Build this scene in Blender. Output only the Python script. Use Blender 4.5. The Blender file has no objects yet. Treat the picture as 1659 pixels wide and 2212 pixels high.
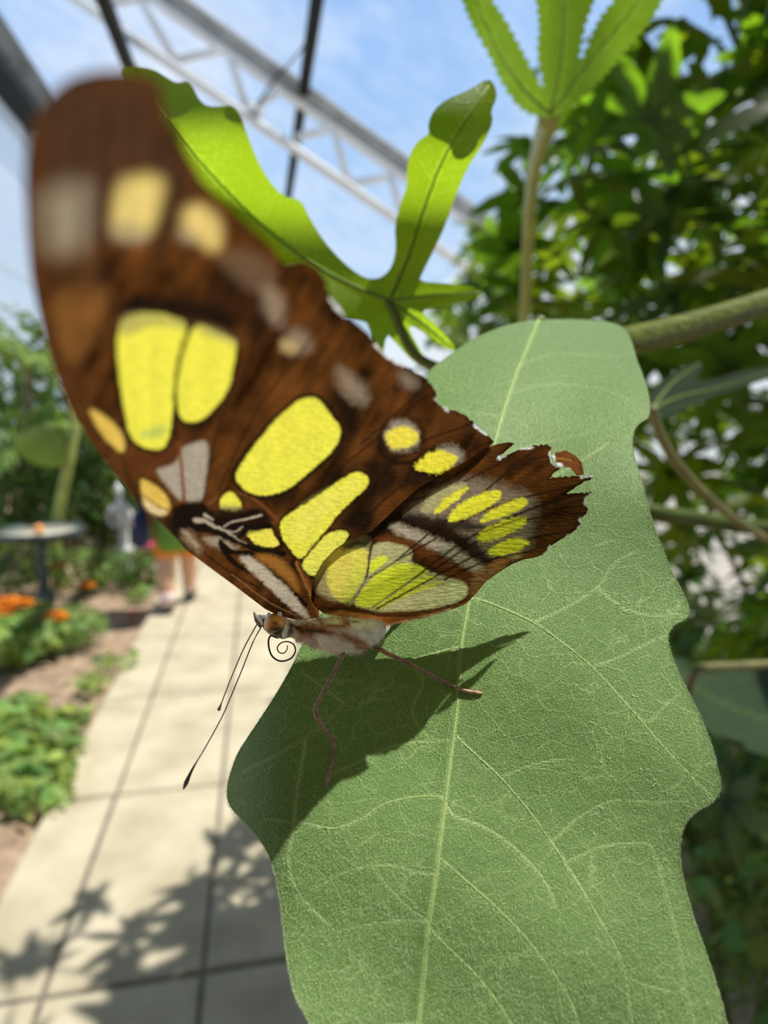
import bpy, bmesh, math, random
import numpy as np
from mathutils import Vector, Matrix
from mathutils.geometry import delaunay_2d_cdt

random.seed(7); RNG = np.random.default_rng(7)
SC = bpy.context.scene; COL = SC.collection
IW, IH, F = 1659.0, 2212.0, 1400.0
CAM = np.array([0.0, 0.0, 1.5]); PIT = math.atan(226/F)
RIGHT = np.array([1.0, 0, 0]); UP = np.array([0, math.sin(PIT), math.cos(PIT)]); FWD = np.array([0, math.cos(PIT), -math.sin(PIT)])

# ------------------------------------------------------------------ geometry helpers
def W(px, py, z):
    """surveyed point: bearing from the photograph plus its distance in metres -> world"""
    px = np.asarray(px, float); py = np.asarray(py, float); z = np.asarray(z, float)
    a = ((px-829.5)/F*z)[..., None]*RIGHT; b = ((1106-py)/F*z)[..., None]*UP
    return CAM + a + b + z[..., None]*FWD
def proj(P):
    d = np.asarray(P, float)-CAM
    z = d@FWD
    zz = np.where(np.abs(z) < 1e-6, 1e-6, z)
    return 829.5+F*(d@RIGHT)/zz, 1106-F*(d@UP)/zz, z
def ground(px, py, h=0.0):
    d = W(px, py, 1.0)-CAM
    return CAM + d*((h-CAM[2])/d[2])
YAW = math.atan((829.5-560)/F)
PD = np.array([-math.sin(YAW), math.cos(YAW), 0]); PR = np.array([math.cos(YAW), math.sin(YAW), 0])
def ray_plane(px, py, p0, n):
    d = W(px, py, 1.0)-CAM
    return CAM + d*(np.dot(np.asarray(p0)-CAM, n)/np.dot(d, n))

def vnoise(x, y, seed=0):
    x = np.asarray(x, float); y = np.asarray(y, float)
    xi = np.floor(x).astype(np.int64); yi = np.floor(y).astype(np.int64); fx = x-xi; fy = y-yi
    def h(a, b):
        n = (a*374761393 + b*668265263 + seed*1274126177) & 0x7fffffff
        n = ((n ^ (n >> 13))*1274126177) & 0x7fffffff
        return ((n ^ (n >> 16)) & 0xffff)/65535.0
    u = fx*fx*(3-2*fx); v = fy*fy*(3-2*fy)
    return (h(xi, yi)*(1-u)+h(xi+1, yi)*u)*(1-v)+(h(xi, yi+1)*(1-u)+h(xi+1, yi+1)*u)*v - .5
def fbm(x, y, seed=0, o=3):
    s = 0; a = 1
    for i in range(o):
        s = s+a*vnoise(x*2**i, y*2**i, seed+i*17); a *= .5
    return s

def resample(poly, step, closed=True):
    p = np.asarray(poly, float)
    if closed: p = np.vstack([p, p[:1]])
    out = []
    for a, b in zip(p[:-1], p[1:]):
        n = max(1, int(math.ceil(np.linalg.norm(b-a)/step)))
        for k in range(n): out.append(a+(b-a)*k/n)
    if not closed: out.append(p[-1])
    return np.array(out)
def smooth(poly, n=2, closed=True):
    p = np.asarray(poly, float)
    for _ in range(n):
        if closed:
            q = np.roll(p, -1, 0)
            p = np.stack([.75*p+.25*q, .25*p+.75*q], 1).reshape(-1, p.shape[1])
        else:
            a = p[:-1]; b = p[1:]
            m = np.stack([.75*a+.25*b, .25*a+.75*b], 1).reshape(-1, p.shape[1])
            p = np.vstack([p[:1], m, p[-1:]])
    return p
def catmull(pts, n=8):
    p = np.asarray(pts, float); p = np.vstack([2*p[0]-p[1], p, 2*p[-1]-p[-2]]); out = []
    for i in range(1, len(p)-2):
        for k in range(n):
            t = k/n; a, b, c, d = p[i-1:i+3]
            out.append(.5*((2*b)+(-a+c)*t+(2*a-5*b+4*c-d)*t*t+(-a+3*b-3*c+d)*t**3))
    out.append(p[-2]); return np.array(out)
def inside(poly, X, Y):
    r = np.zeros(X.shape, bool); n = len(poly)
    for i in range(n):
        x1, y1 = poly[i]; x2, y2 = poly[(i+1) % n]
        if y1 == y2: continue
        c = (Y > min(y1, y2)) & (Y <= max(y1, y2))
        r ^= c & (X < (x2-x1)*(Y-y1)/(y2-y1)+x1)
    return r
def pdist(line, X, Y, closed=False):
    d = np.full(X.shape, 1e9); L = list(line)+([line[0]] if closed else []); T = np.zeros(X.shape); acc = 0
    tot = sum(math.dist(a, b) for a, b in zip(L[:-1], L[1:])) or 1
    for (x1, y1), (x2, y2) in zip(L[:-1], L[1:]):
        dx, dy = x2-x1, y2-y1; l2 = dx*dx+dy*dy or 1e-9
        t = np.clip(((X-x1)*dx+(Y-y1)*dy)/l2, 0, 1)
        e = np.hypot(X-x1-t*dx, Y-y1-t*dy); m = e < d; d = np.where(m, e, d)
        T = np.where(m, (acc+t*math.sqrt(l2))/tot, T); acc += math.sqrt(l2)
    return d, T
def fill(outline, step, edge_step=None):
    """triangulated sheet inside a closed outline, even points inside"""
    o = resample(outline, edge_step or step)
    x0, y0 = o.min(0); x1, y1 = o.max(0)
    gx, gy = np.meshgrid(np.arange(x0, x1, step), np.arange(y0, y1, step*.866))
    gx = gx+(np.arange(gx.shape[0]) % 2)[:, None]*step*.5
    gx = gx.ravel(); gy = gy.ravel()
    m = inside(o, gx, gy); gx, gy = gx[m], gy[m]
    # keep clear of the border
    key = set()
    for p in o:
        i, j = int(p[0]//step), int(p[1]//step); key.add((i, j))
    gi = (gx//step).astype(int); gj = (gy//step).astype(int)
    keep = np.array([(a, b) not in key for a, b in zip(gi, gj)], bool)
    pts = np.vstack([o, np.stack([gx[keep], gy[keep]], 1)]); n = len(o)
    r = delaunay_2d_cdt([Vector(p) for p in pts], [(i, (i+1) % n) for i in range(n)], [], 1, 1e-5)
    return np.array([tuple(v) for v in r[0]]), [tuple(f) for f in r[2]]

# ------------------------------------------------------------------ object helpers
def props(o, label=None, cat=None, group=None, kind=None):
    for k, v in (('label', label), ('category', cat), ('group', group), ('kind', kind)):
        if v: o[k] = v
    return o
def empty(name, loc, label, cat, group=None, kind=None):
    o = bpy.data.objects.new(name, None); COL.objects.link(o); o.location = Vector(loc); o.empty_display_size = .02
    return props(o, label, cat, group, kind)
def rootloc(o):
    v = np.zeros(3)
    while o is not None: v = v+np.array(o.location); o = o.parent
    return v
def mk(name, V, Fc, mat, parent=None, smooth_=True, col=None, vec=None, loc=None):
    V = np.asarray(V, float)
    L = rootloc(parent) if parent is not None else (np.zeros(3) if loc is None else np.asarray(loc, float))
    me = bpy.data.meshes.new(name)
    me.from_pydata((V-L).tolist(), [], [tuple(map(int, f)) for f in Fc]); me.validate()
    if smooth_: me.polygons.foreach_set('use_smooth', [True]*len(me.polygons))
    if col is not None:
        c = np.ones((len(V), 4)); col = np.asarray(col, float); c[:, :col.shape[1]] = col
        a = me.color_attributes.new('tint', 'FLOAT_COLOR', 'POINT'); a.data.foreach_set('color', c.ravel())
    if vec is not None:
        a = me.attributes.new('lp', 'FLOAT_VECTOR', 'POINT'); a.data.foreach_set('vector', np.asarray(vec, float).ravel())
    me.materials.append(mat); me.update()
    o = bpy.data.objects.new(name, me); COL.objects.link(o)
    if parent is not None: o.parent = parent
    else: o.location = Vector(L)
    return o
class MB:
    def __init__(s): s.v = []; s.f = []; s.c = []; s.n = 0
    def add(s, V, Fc, c=None):
        V = np.asarray(V, float); s.v.append(V); s.f += [tuple(i+s.n for i in f) for f in Fc]; s.n += len(V)
        s.c.append(np.tile(np.array(c if c is not None else (1, 1, 1), float), (len(V), 1)) if c is None or np.ndim(c) == 1 else np.asarray(c, float))
        return s
    def tube(s, P, R, seg=8, c=None, flat=1.0, cap=True):
        P = np.asarray(P, float); n = len(P); R = np.broadcast_to(np.asarray(R, float), (n,))
        T = np.gradient(P, axis=0); T /= np.linalg.norm(T, axis=1)[:, None]+1e-12
        a = np.array([0, 0, 1.0]) if abs(T[0][2]) < .9 else np.array([1.0, 0, 0])
        V = []; N = np.cross(T[0], a); N /= np.linalg.norm(N)
        for i in range(n):
            N = N-T[i]*np.dot(N, T[i]); N /= np.linalg.norm(N)+1e-12; B = np.cross(T[i], N)
            for k in range(seg):
                t = 2*math.pi*k/seg; V.append(P[i]+R[i]*(math.cos(t)*N+flat*math.sin(t)*B))
        Fc = [(i*seg+k, i*seg+(k+1) % seg, (i+1)*seg+(k+1) % seg, (i+1)*seg+k) for i in range(n-1) for k in range(seg)]
        if cap: Fc += [tuple(range(seg))[::-1], tuple((n-1)*seg+k for k in range(seg))]
        if c is not None and np.ndim(c) == 2: c = np.repeat(np.asarray(c), seg, 0)
        return s.add(V, Fc, c)
    def box(s, p, ux, uy, uz, c=None):
        p = np.asarray(p, float); V = [p+i*np.asarray(ux)+j*np.asarray(uy)+k*np.asarray(uz) for i in (-.5, .5) for j in (-.5, .5) for k in (-.5, .5)]
        return s.add(V, [(0, 1, 3, 2), (4, 6, 7, 5), (0, 4, 5, 1), (2, 3, 7, 6), (0, 2, 6, 4), (1, 5, 7, 3)], c)
    def ball(s, p, r, seg=14, rings=9, c=None, axes=None):
        r = np.broadcast_to(np.asarray(r, float), (3,)); A = np.eye(3) if axes is None else np.asarray(axes)
        V = []; Fc = []
        for i in range(rings+1):
            th = math.pi*i/rings
            for k in range(seg):
                ph = 2*math.pi*k/seg; q = np.array([math.sin(th)*math.cos(ph)*r[0], math.sin(th)*math.sin(ph)*r[1], math.cos(th)*r[2]])
                V.append(np.asarray(p)+q@A)
        for i in range(rings):
            for k in range(seg): Fc.append((i*seg+k, i*seg+(k+1) % seg, (i+1)*seg+(k+1) % seg, (i+1)*seg+k))
        return s.add(V, Fc, c)
    def lathe(s, p, prof, seg=28, c=None):
        p = np.asarray(p, float); V = []
        for r, z in prof:
            for k in range(seg):
                t = 2*math.pi*k/seg; V.append(p+np.array([r*math.cos(t), r*math.sin(t), z]))
        Fc = [(i*seg+k, i*seg+(k+1) % seg, (i+1)*seg+(k+1) % seg, (i+1)*seg+k) for i in range(len(prof)-1) for k in range(seg)]
        return s.add(V, Fc, c)
    def build(s, name, mat, parent=None, smooth_=True, loc=None):
        return mk(name, np.vstack(s.v), s.f, mat, parent, smooth_, np.vstack(s.c), None, loc)

# ------------------------------------------------------------------ materials
def mat_new(name):
    m = bpy.data.materials.new(name); m.use_nodes = True; nt = m.node_tree; nt.nodes.clear()
    out = nt.nodes.new('ShaderNodeOutputMaterial'); return m, nt, out
def N(nt, t, **k):
    n = nt.nodes.new(t)
    for a, v in k.items():
        if a in n.inputs.keys() if hasattr(n.inputs, 'keys') else False: n.inputs[a].default_value = v
        else: setattr(n, a, v)
    return n
def noise_bump(nt, scale, strength, dist=.001, coord=None, detail=3):
    no = nt.nodes.new('ShaderNodeTexNoise'); no.inputs['Scale'].default_value = scale; no.inputs['Detail'].default_value = detail
    if coord is not None: nt.links.new(coord, no.inputs['Vector'])
    b = nt.nodes.new('ShaderNodeBump'); b.inputs['Strength'].default_value = strength; b.inputs['Distance'].default_value = dist
    nt.links.new(no.outputs['Fac'], b.inputs['Height']); return b, no
def objcoord(nt):
    return nt.nodes.new('ShaderNodeTexCoord').outputs['Object']
def simple(name, rgb, rough=.6, metal=0, var=.25, scale=8, bump=0, bscale=60, bdist=.002, spec=.5):
    m, nt, out = mat_new(name); p = nt.nodes.new('ShaderNodeBsdfPrincipled')
    oc = objcoord(nt); no = nt.nodes.new('ShaderNodeTexNoise'); no.inputs['Scale'].default_value = scale; no.inputs['Detail'].default_value = 4
    nt.links.new(oc, no.inputs['Vector'])
    r = nt.nodes.new('ShaderNodeValToRGB'); r.color_ramp.elements[0].position = .3; r.color_ramp.elements[1].position = .7
    r.color_ramp.elements[0].color = [c*(1-var) for c in rgb]+[1]; r.color_ramp.elements[1].color = [min(1, c*(1+var)) for c in rgb]+[1]
    nt.links.new(no.outputs['Fac'], r.inputs['Fac']); nt.links.new(r.outputs['Color'], p.inputs['Base Color'])
    p.inputs['Roughness'].default_value = rough; p.inputs['Metallic'].default_value = metal; p.inputs['Specular IOR Level'].default_value = spec
    if bump:
        b, _ = noise_bump(nt, bscale, bump, bdist, oc); nt.links.new(b.outputs['Normal'], p.inputs['Normal'])
    nt.links.new(p.outputs[0], out.inputs[0]); return m
def foliage_mat(name, rgb, trans, tf=.45, rough=.45, spec=.35, var=.35, scale=30, bump=.3, bdist=.004):
    """leaf: reflecting skin and light let through; colour varies with the per-leaf tint"""
    m, nt, out = mat_new(name); L = nt.links
    p = nt.nodes.new('ShaderNodeBsdfPrincipled'); t = nt.nodes.new('ShaderNodeBsdfTranslucent'); mix = nt.nodes.new('ShaderNodeMixShader')
    at = nt.nodes.new('ShaderNodeVertexColor'); at.layer_name = 'tint'
    oc = objcoord(nt); no = nt.nodes.new('ShaderNodeTexNoise'); no.inputs['Scale'].default_value = scale; no.inputs['Detail'].default_value = 4; L.new(oc, no.inputs['Vector'])
    def branch(c, tgt):
        r = nt.nodes.new('ShaderNodeValToRGB'); r.color_ramp.elements[0].position = .3; r.color_ramp.elements[1].position = .7
        r.color_ramp.elements[0].color = [v*(1-var) for v in c]+[1]; r.color_ramp.elements[1].color = [min(1, v*(1+var)) for v in c]+[1]
        L.new(no.outputs['Fac'], r.inputs['Fac'])
        mx = nt.nodes.new('ShaderNodeMix'); mx.data_type = 'RGBA'; mx.blend_type = 'MULTIPLY'; mx.inputs[0].default_value = 1
        L.new(r.outputs['Color'], mx.inputs[6]); L.new(at.outputs['Color'], mx.inputs[7]); L.new(mx.outputs[2], tgt)
    branch(rgb, p.inputs['Base Color']); branch(trans, t.inputs['Color'])
    p.inputs['Roughness'].default_value = rough; p.inputs['Specular IOR Level'].default_value = spec
    if bump:
        b, _ = noise_bump(nt, scale*2, bump, bdist, oc); L.new(b.outputs['Normal'], p.inputs['Normal'])
    mix.inputs[0].default_value = tf
    L.new(p.outputs[0], mix.inputs[1]); L.new(t.outputs[0], mix.inputs[2]); L.new(mix.outputs[0], out.inputs[0]); return m

def tintmat(name, rough=.6, spec=.4, bump=0, bscale=2000, bdist=.0001, sheen=0):
    m, nt, out = mat_new(name); p = nt.nodes.new('ShaderNodeBsdfPrincipled'); at = nt.nodes.new('ShaderNodeVertexColor'); at.layer_name = 'tint'
    nt.links.new(at.outputs['Color'], p.inputs['Base Color']); p.inputs['Roughness'].default_value = rough; p.inputs['Specular IOR Level'].default_value = spec
    p.inputs['Sheen Weight'].default_value = sheen
    if bump:
        b, _ = noise_bump(nt, bscale, bump, bdist, objcoord(nt)); nt.links.new(b.outputs['Normal'], p.inputs['Normal'])
    nt.links.new(p.outputs[0], out.inputs[0]); return m

def wing_mat():
    m, nt, out = mat_new('wing_scales'); L = nt.links
    p = nt.nodes.new('ShaderNodeBsdfPrincipled'); t = nt.nodes.new('ShaderNodeBsdfTranslucent'); mix = nt.nodes.new('ShaderNodeMixShader')
    at = nt.nodes.new('ShaderNodeVertexColor'); at.layer_name = 'tint'
    lp = nt.nodes.new('ShaderNodeAttribute'); lp.attribute_name = 'lp'
    mp = nt.nodes.new('ShaderNodeMapping'); mp.inputs['Rotation'].default_value = (0, 0, .6); mp.inputs['Scale'].default_value = (1, 3.2, 1); L.new(lp.outputs['Vector'], mp.inputs[0])
    b1, n1 = noise_bump(nt, 5, .26, .0004, mp.outputs[0], 2)
    fine = nt.nodes.new('ShaderNodeTexNoise'); fine.inputs['Scale'].default_value = 30; fine.inputs['Detail'].default_value = 2; L.new(lp.outputs['Vector'], fine.inputs['Vector'])
    hs = nt.nodes.new('ShaderNodeMapRange'); hs.inputs[1].default_value = .25; hs.inputs[2].default_value = .75; hs.inputs[3].default_value = .84; hs.inputs[4].default_value = 1.1
    L.new(fine.outputs['Fac'], hs.inputs[0])
    mx = nt.nodes.new('ShaderNodeMix'); mx.data_type = 'RGBA'; mx.blend_type = 'MULTIPLY'; mx.inputs[0].default_value = 1
    L.new(at.outputs['Color'], mx.inputs[6]); L.new(hs.outputs[0], mx.inputs[7])
    L.new(mx.outputs[2], p.inputs['Base Color']); L.new(mx.outputs[2], t.inputs['Color'])
    L.new(b1.outputs['Normal'], p.inputs['Normal']); L.new(b1.outputs['Normal'], t.inputs['Normal'])
    p.inputs['Roughness'].default_value = .7; p.inputs['Specular IOR Level'].default_value = .15
    mix.inputs[0].default_value = .62
    L.new(p.outputs[0], mix.inputs[1]); L.new(t.outputs[0], mix.inputs[2]); L.new(mix.outputs[0], out.inputs[0]); return m

def downy_leaf_mat(name, base, pale, trans, tf, sheen, cell, rough=.55, spec=.3):
    """big leaf: tint.r = strength of the larger veins; fine net of veins and quilted cells from Voronoi in leaf coordinates"""
    m, nt, out = mat_new(name); L = nt.links
    p = nt.nodes.new('ShaderNodeBsdfPrincipled'); t = nt.nodes.new('ShaderNodeBsdfTranslucent'); mix = nt.nodes.new('ShaderNodeMixShader')
    at = nt.nodes.new('ShaderNodeVertexColor'); at.layer_name = 'tint'
    lp = nt.nodes.new('ShaderNodeAttribute'); lp.attribute_name = 'lp'
    wn = nt.nodes.new('ShaderNodeTexNoise'); wn.inputs['Scale'].default_value = 2.5; L.new(lp.outputs['Vector'], wn.inputs['Vector'])
    wv = nt.nodes.new('ShaderNodeVectorMath'); wv.operation = 'SCALE'; wv.inputs['Scale'].default_value = .22; L.new(wn.outputs['Color'], wv.inputs[0])
    wa = nt.nodes.new('ShaderNodeVectorMath'); L.new(lp.outputs['Vector'], wa.inputs[0]); L.new(wv.outputs[0], wa.inputs[1])
    def vor(sc, a, b):
        v = nt.nodes.new('ShaderNodeTexVoronoi'); v.feature = 'DISTANCE_TO_EDGE'; v.inputs['Scale'].default_value = sc; L.new(wa.outputs[0], v.inputs['Vector'])
        r = nt.nodes.new('ShaderNodeMapRange'); r.inputs[1].default_value = a; r.inputs[2].default_value = b; r.inputs[3].default_value = 1; r.inputs[4].default_value = 0
        L.new(v.outputs['Distance'], r.inputs[0]); return v, r
    v1, r1 = vor(cell, .0, .03); v2, r2 = vor(cell*3.6, .0, .12)
    sp = nt.nodes.new('ShaderNodeTexNoise'); sp.inputs['Scale'].default_value = cell*16; sp.inputs['Detail'].default_value = 3; L.new(lp.outputs['Vector'], sp.inputs['Vector'])
    lo = nt.nodes.new('ShaderNodeTexNoise'); lo.inputs['Scale'].default_value = .5; lo.inputs['Detail'].default_value = 3; L.new(lp.outputs['Vector'], lo.inputs['Vector'])
    s = nt.nodes.new('ShaderNodeSeparateColor'); L.new(at.outputs['Color'], s.inputs[0])
    def M(op, a, b, c=None):
        n = nt.nodes.new('ShaderNodeMath'); n.operation = op
        for i, q in enumerate((a, b, c)):
            if q is None: continue
            if isinstance(q, (int, float)): n.inputs[i].default_value = q
            else: L.new(q, n.inputs[i])
        return n.outputs[0]
    sy = nt.nodes.new('ShaderNodeSeparateXYZ'); L.new(lp.outputs['Vector'], sy.inputs[0])
    fy = nt.nodes.new('ShaderNodeMapRange'); fy.inputs[1].default_value = 8.5; fy.inputs[2].default_value = 13; fy.inputs[3].default_value = .06; fy.inputs[4].default_value = .30; L.new(sy.outputs['Y'], fy.inputs[0])
    f = M('MULTIPLY', r1.outputs[0], fy.outputs[0]); f = M('MULTIPLY_ADD', r2.outputs[0], .10, f); f = M('MAXIMUM', f, s.outputs[0])
    f = M('MULTIPLY_ADD', M('SUBTRACT', sp.outputs['Fac'], .5), 1.25, f); f = M('MULTIPLY_ADD', M('SUBTRACT', lo.outputs['Fac'], .5), .5, f)
    r = nt.nodes.new('ShaderNodeValToRGB'); r.color_ramp.elements[0].position = -0.0; r.color_ramp.elements[1].position = 1
    r.color_ramp.elements[0].color = list(base)+[1]; r.color_ramp.elements[1].color = list(pale)+[1]; L.new(f, r.inputs['Fac'])
    L.new(r.outputs['Color'], p.inputs['Base Color'])
    rt = nt.nodes.new('ShaderNodeValToRGB'); rt.color_ramp.elements[0].color = [.82*v for v in trans]+[1]; rt.color_ramp.elements[1].color = [min(1, 1.5*v+.05) for v in trans]+[1]; L.new(f, rt.inputs['Fac']); L.new(rt.outputs['Color'], t.inputs['Color'])
    h = M('MULTIPLY', r1.outputs[0], -.20); h = M('MULTIPLY_ADD', r2.outputs[0], -.03, h); h = M('MULTIPLY_ADD', s.outputs[0], -.8, h); h = M('MULTIPLY_ADD', sp.outputs['Fac'], .8, h)
    b = nt.nodes.new('ShaderNodeBump'); b.inputs['Strength'].default_value = .6; b.inputs['Distance'].default_value = .0002; L.new(h, b.inputs['Height'])
    L.new(b.outputs['Normal'], p.inputs['Normal'])
    p.inputs['Roughness'].default_value = rough; p.inputs['Specular IOR Level'].default_value = spec
    p.inputs['Sheen Weight'].default_value = sheen; p.inputs['Sheen Roughness'].default_value = .35; p.inputs['Sheen Tint'].default_value = (.85, 1, .85, 1)
    mix.inputs[0].default_value = tf
    L.new(p.outputs[0], mix.inputs[1]); L.new(t.outputs[0], mix.inputs[2]); L.new(mix.outputs[0], out.inputs[0]); return m

def film_mat(name, tint, clear, glossy=.04, trans=.0):
    m, nt, out = mat_new(name); L = nt.links
    a = nt.nodes.new('ShaderNodeBsdfTransparent'); a.inputs[0].default_value = list(tint)+[1]
    tl = nt.nodes.new('ShaderNodeBsdfTranslucent'); tl.inputs[0].default_value = (.9, .93, .95, 1)
    df = nt.nodes.new('ShaderNodeBsdfDiffuse'); df.inputs[0].default_value = (.8, .83, .85, 1)
    g = nt.nodes.new('ShaderNodeBsdfGlossy'); g.inputs['Roughness'].default_value = .1
    oc = objcoord(nt); no = nt.nodes.new('ShaderNodeTexNoise'); no.inputs['Scale'].default_value = 3; no.inputs['Detail'].default_value = 4; L.new(oc, no.inputs['Vector'])
    mr = nt.nodes.new('ShaderNodeMapRange'); mr.inputs[1].default_value = .3; mr.inputs[2].default_value = .75; mr.inputs[3].default_value = max(0, 1-clear-.06); mr.inputs[4].default_value = min(1, 1-clear+.06); L.new(no.outputs['Fac'], mr.inputs[0])
    m0 = nt.nodes.new('ShaderNodeMixShader'); m0.inputs[0].default_value = .3; L.new(tl.outputs[0], m0.inputs[1]); L.new(df.outputs[0], m0.inputs[2])
    m1 = nt.nodes.new('ShaderNodeMixShader'); L.new(mr.outputs[0], m1.inputs[0]); L.new(a.outputs[0], m1.inputs[1]); L.new(m0.outputs[0], m1.inputs[2])
    m2 = nt.nodes.new('ShaderNodeMixShader'); m2.inputs[0].default_value = glossy; L.new(m1.outputs[0], m2.inputs[1]); L.new(g.outputs[0], m2.inputs[2])
    L.new(m2.outputs[0], out.inputs[0]); return m

# ------------------------------------------------------------------ world, sun, camera
SUN = np.array([.39, .03, .92]); SUN /= np.linalg.norm(SUN)
w = bpy.data.worlds.new('sky'); SC.world = w; w.use_nodes = True; nt = w.node_tree; nt.nodes.clear()
wo = nt.nodes.new('ShaderNodeOutputWorld'); bg = nt.nodes.new('ShaderNodeBackground'); tc = nt.nodes.new('ShaderNodeTexCoord')
sx = nt.nodes.new('ShaderNodeSeparateXYZ'); nt.links.new(tc.outputs['Generated'], sx.inputs[0])
rp = nt.nodes.new('ShaderNodeValToRGB'); e = rp.color_ramp.elements
e[0].position = 0.0; e[0].color = (.62, .74, .84, 1); e[1].position = .75; e[1].color = (.20, .43, .90, 1)
k = e.new(.22); k.color = (.42, .63, .92, 1)
nt.links.new(sx.outputs['Z'], rp.inputs['Fac'])
mpw = nt.nodes.new('ShaderNodeMapping'); mpw.inputs['Scale'].default_value = (2.2, 2.2, 4.0); mpw.inputs['Location'].default_value = (.3, .1, 0); nt.links.new(tc.outputs['Generated'], mpw.inputs[0])
cn = nt.nodes.new('ShaderNodeTexNoise'); cn.inputs['Scale'].default_value = 1.6; cn.inputs['Detail'].default_value = 6; cn.inputs['Roughness'].default_value = .55; nt.links.new(mpw.outputs[0], cn.inputs['Vector'])
cr = nt.nodes.new('ShaderNodeMapRange'); cr.inputs[1].default_value = .45; cr.inputs[2].default_value = .72; cr.inputs[3].default_value = 0; cr.inputs[4].default_value = .75; nt.links.new(cn.outputs['Fac'], cr.inputs[0])
cm = nt.nodes.new('ShaderNodeMix'); cm.data_type = 'RGBA'; nt.links.new(cr.outputs[0], cm.inputs[0]); nt.links.new(rp.outputs['Color'], cm.inputs[6]); cm.inputs[7].default_value = (.86, .90, .96, 1)
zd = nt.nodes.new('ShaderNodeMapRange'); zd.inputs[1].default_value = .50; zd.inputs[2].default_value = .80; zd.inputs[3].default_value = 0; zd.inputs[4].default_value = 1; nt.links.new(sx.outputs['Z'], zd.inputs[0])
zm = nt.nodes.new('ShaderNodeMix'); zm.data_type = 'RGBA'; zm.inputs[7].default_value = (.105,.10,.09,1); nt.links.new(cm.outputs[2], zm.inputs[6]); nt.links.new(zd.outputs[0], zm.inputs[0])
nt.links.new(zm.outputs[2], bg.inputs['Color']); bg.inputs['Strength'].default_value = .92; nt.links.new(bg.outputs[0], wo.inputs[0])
sl = bpy.data.lights.new('sun', 'SUN'); sl.energy = 5.6; sl.angle = math.radians(.6); sl.color = (1, .95, .86)
so = bpy.data.objects.new('sun', sl); COL.objects.link(so); so.rotation_euler = Vector(SUN).to_track_quat('Z', 'Y').to_euler(); so.location = (2, -2, 8)
cd = bpy.data.cameras.new('camera'); cam = bpy.data.objects.new('camera', cd); COL.objects.link(cam); SC.camera = cam
cam.location = Vector(CAM); cam.rotation_euler = (math.pi/2-PIT, 0, 0)
cd.sensor_fit = 'VERTICAL'; cd.sensor_height = 36; cd.sensor_width = 27; cd.lens = 36*F/IH; cd.clip_start = .002; cd.clip_end = 200
cd.dof.use_dof = True; cd.dof.focus_distance = .060; cd.dof.aperture_fstop = cd.lens/.9; cd.dof.aperture_blades = 0
vs = SC.view_settings; vs.view_transform = 'Standard'; vs.look = 'None'; vs.exposure = 0.18; vs.gamma = 1; vs.use_curve_mapping = False
SC.cycles.max_bounces = 8; SC.cycles.transparent_max_bounces = 12; SC.cycles.diffuse_bounces = 4; SC.cycles.use_denoising = True; SC.cycles.caustics_reflective = False; SC.cycles.caustics_refractive = False; SC.cycles.sample_clamp_indirect = 6

# ------------------------------------------------------------------ the butterfly
def u_of(px, py): return (-(px-690)*1.5e-4-(py-1330)*3e-4)/.4216
def z_wing(px, py):
    u = u_of(px, py); iz = .1667+.4216*np.where(u > 0, np.abs(u)**1.4, .12*u)
    return .01/iz
def iz_leaf(px, py):
    mx = np.interp(py, [690, 820, 950, 1100, 1310, 1500, 1740, 2010, 2400], [1160, 1110, 1070, 1040, 1010, 990, 960, 925, 880])
    d = px-mx
    iz = .167+6.2e-5*(py-1480)-np.where(py < 1100, (1100-py)**2*1.5e-7, 0)+1.1e-8*d*d
    iz = iz-np.where(px < 640, (640-px)**2*6e-7, 0)+.0012*np.sin(px/70.+py/140.)+.0010*np.sin(py/95.-px/160.)
    return iz
def z_leaf(px, py): return .01/iz_leaf(np.asarray(px, float), np.asarray(py, float))

BROWN = (.086, .029, .006); DARK = (.009, .005, .0035); YEL = (.90, .84, .085); OCH = (.78, .52, .10); GREY = (.42, .36, .28); CREAM = (.55, .46, .34); OLIVE = (.40, .35, .13); LIME = (.95, .97, .06); BUFF = (.80, .62, .34)
class Paint:
    def __init__(s, X, Y, base):
        s.X = X; s.Y = Y; s.C = np.tile(np.array(base, float), (len(X), 1))
        s.wx = 2.6*vnoise(X/3.2, Y/3.2, 3)+2.2*vnoise(X/11, Y/11, 4); s.wy = 2.6*vnoise(X/3.2, Y/3.2, 5)+2.2*vnoise(X/11, Y/11, 6)
    def blend(s, m, a, c): s.C[m] = s.C[m]*(1-a[:, None])+np.array(c)*a[:, None]
    def poly(s, P, c, soft=2.5, grow=0, warp=1.0, op=1.0, sm=2):
        P = smooth(P, sm) if sm else np.asarray(P, float); g = soft+abs(grow)+8
        m = (s.X > P[:, 0].min()-g) & (s.X < P[:, 0].max()+g) & (s.Y > P[:, 1].min()-g) & (s.Y < P[:, 1].max()+g)
        if not m.any(): return
        X = s.X[m]+warp*s.wx[m]; Y = s.Y[m]+warp*s.wy[m]
        d, _ = pdist(P, X, Y, True); d = np.where(inside(P, X, Y), -d, d)-grow
        s.blend(m, np.clip(.5-d/(2*soft), 0, 1)*op, c)
    def line(s, P, wd, c, soft=1.5, warp=.6, op=1.0, w2=None):
        P = catmull(P, 5); wm = max(wd, w2 or 0)+soft+6
        m = (s.X > P[:, 0].min()-wm) & (s.X < P[:, 0].max()+wm) & (s.Y > P[:, 1].min()-wm) & (s.Y < P[:, 1].max()+wm)
        if not m.any(): return
        X = s.X[m]+warp*s.wx[m]; Y = s.Y[m]+warp*s.wy[m]; d, t = pdist(P, X, Y)
        ww = wd if w2 is None else wd+(w2-wd)*t
        s.blend(m, np.clip(.5-(d-ww)/(2*soft), 0, 1)*op, c)

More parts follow.
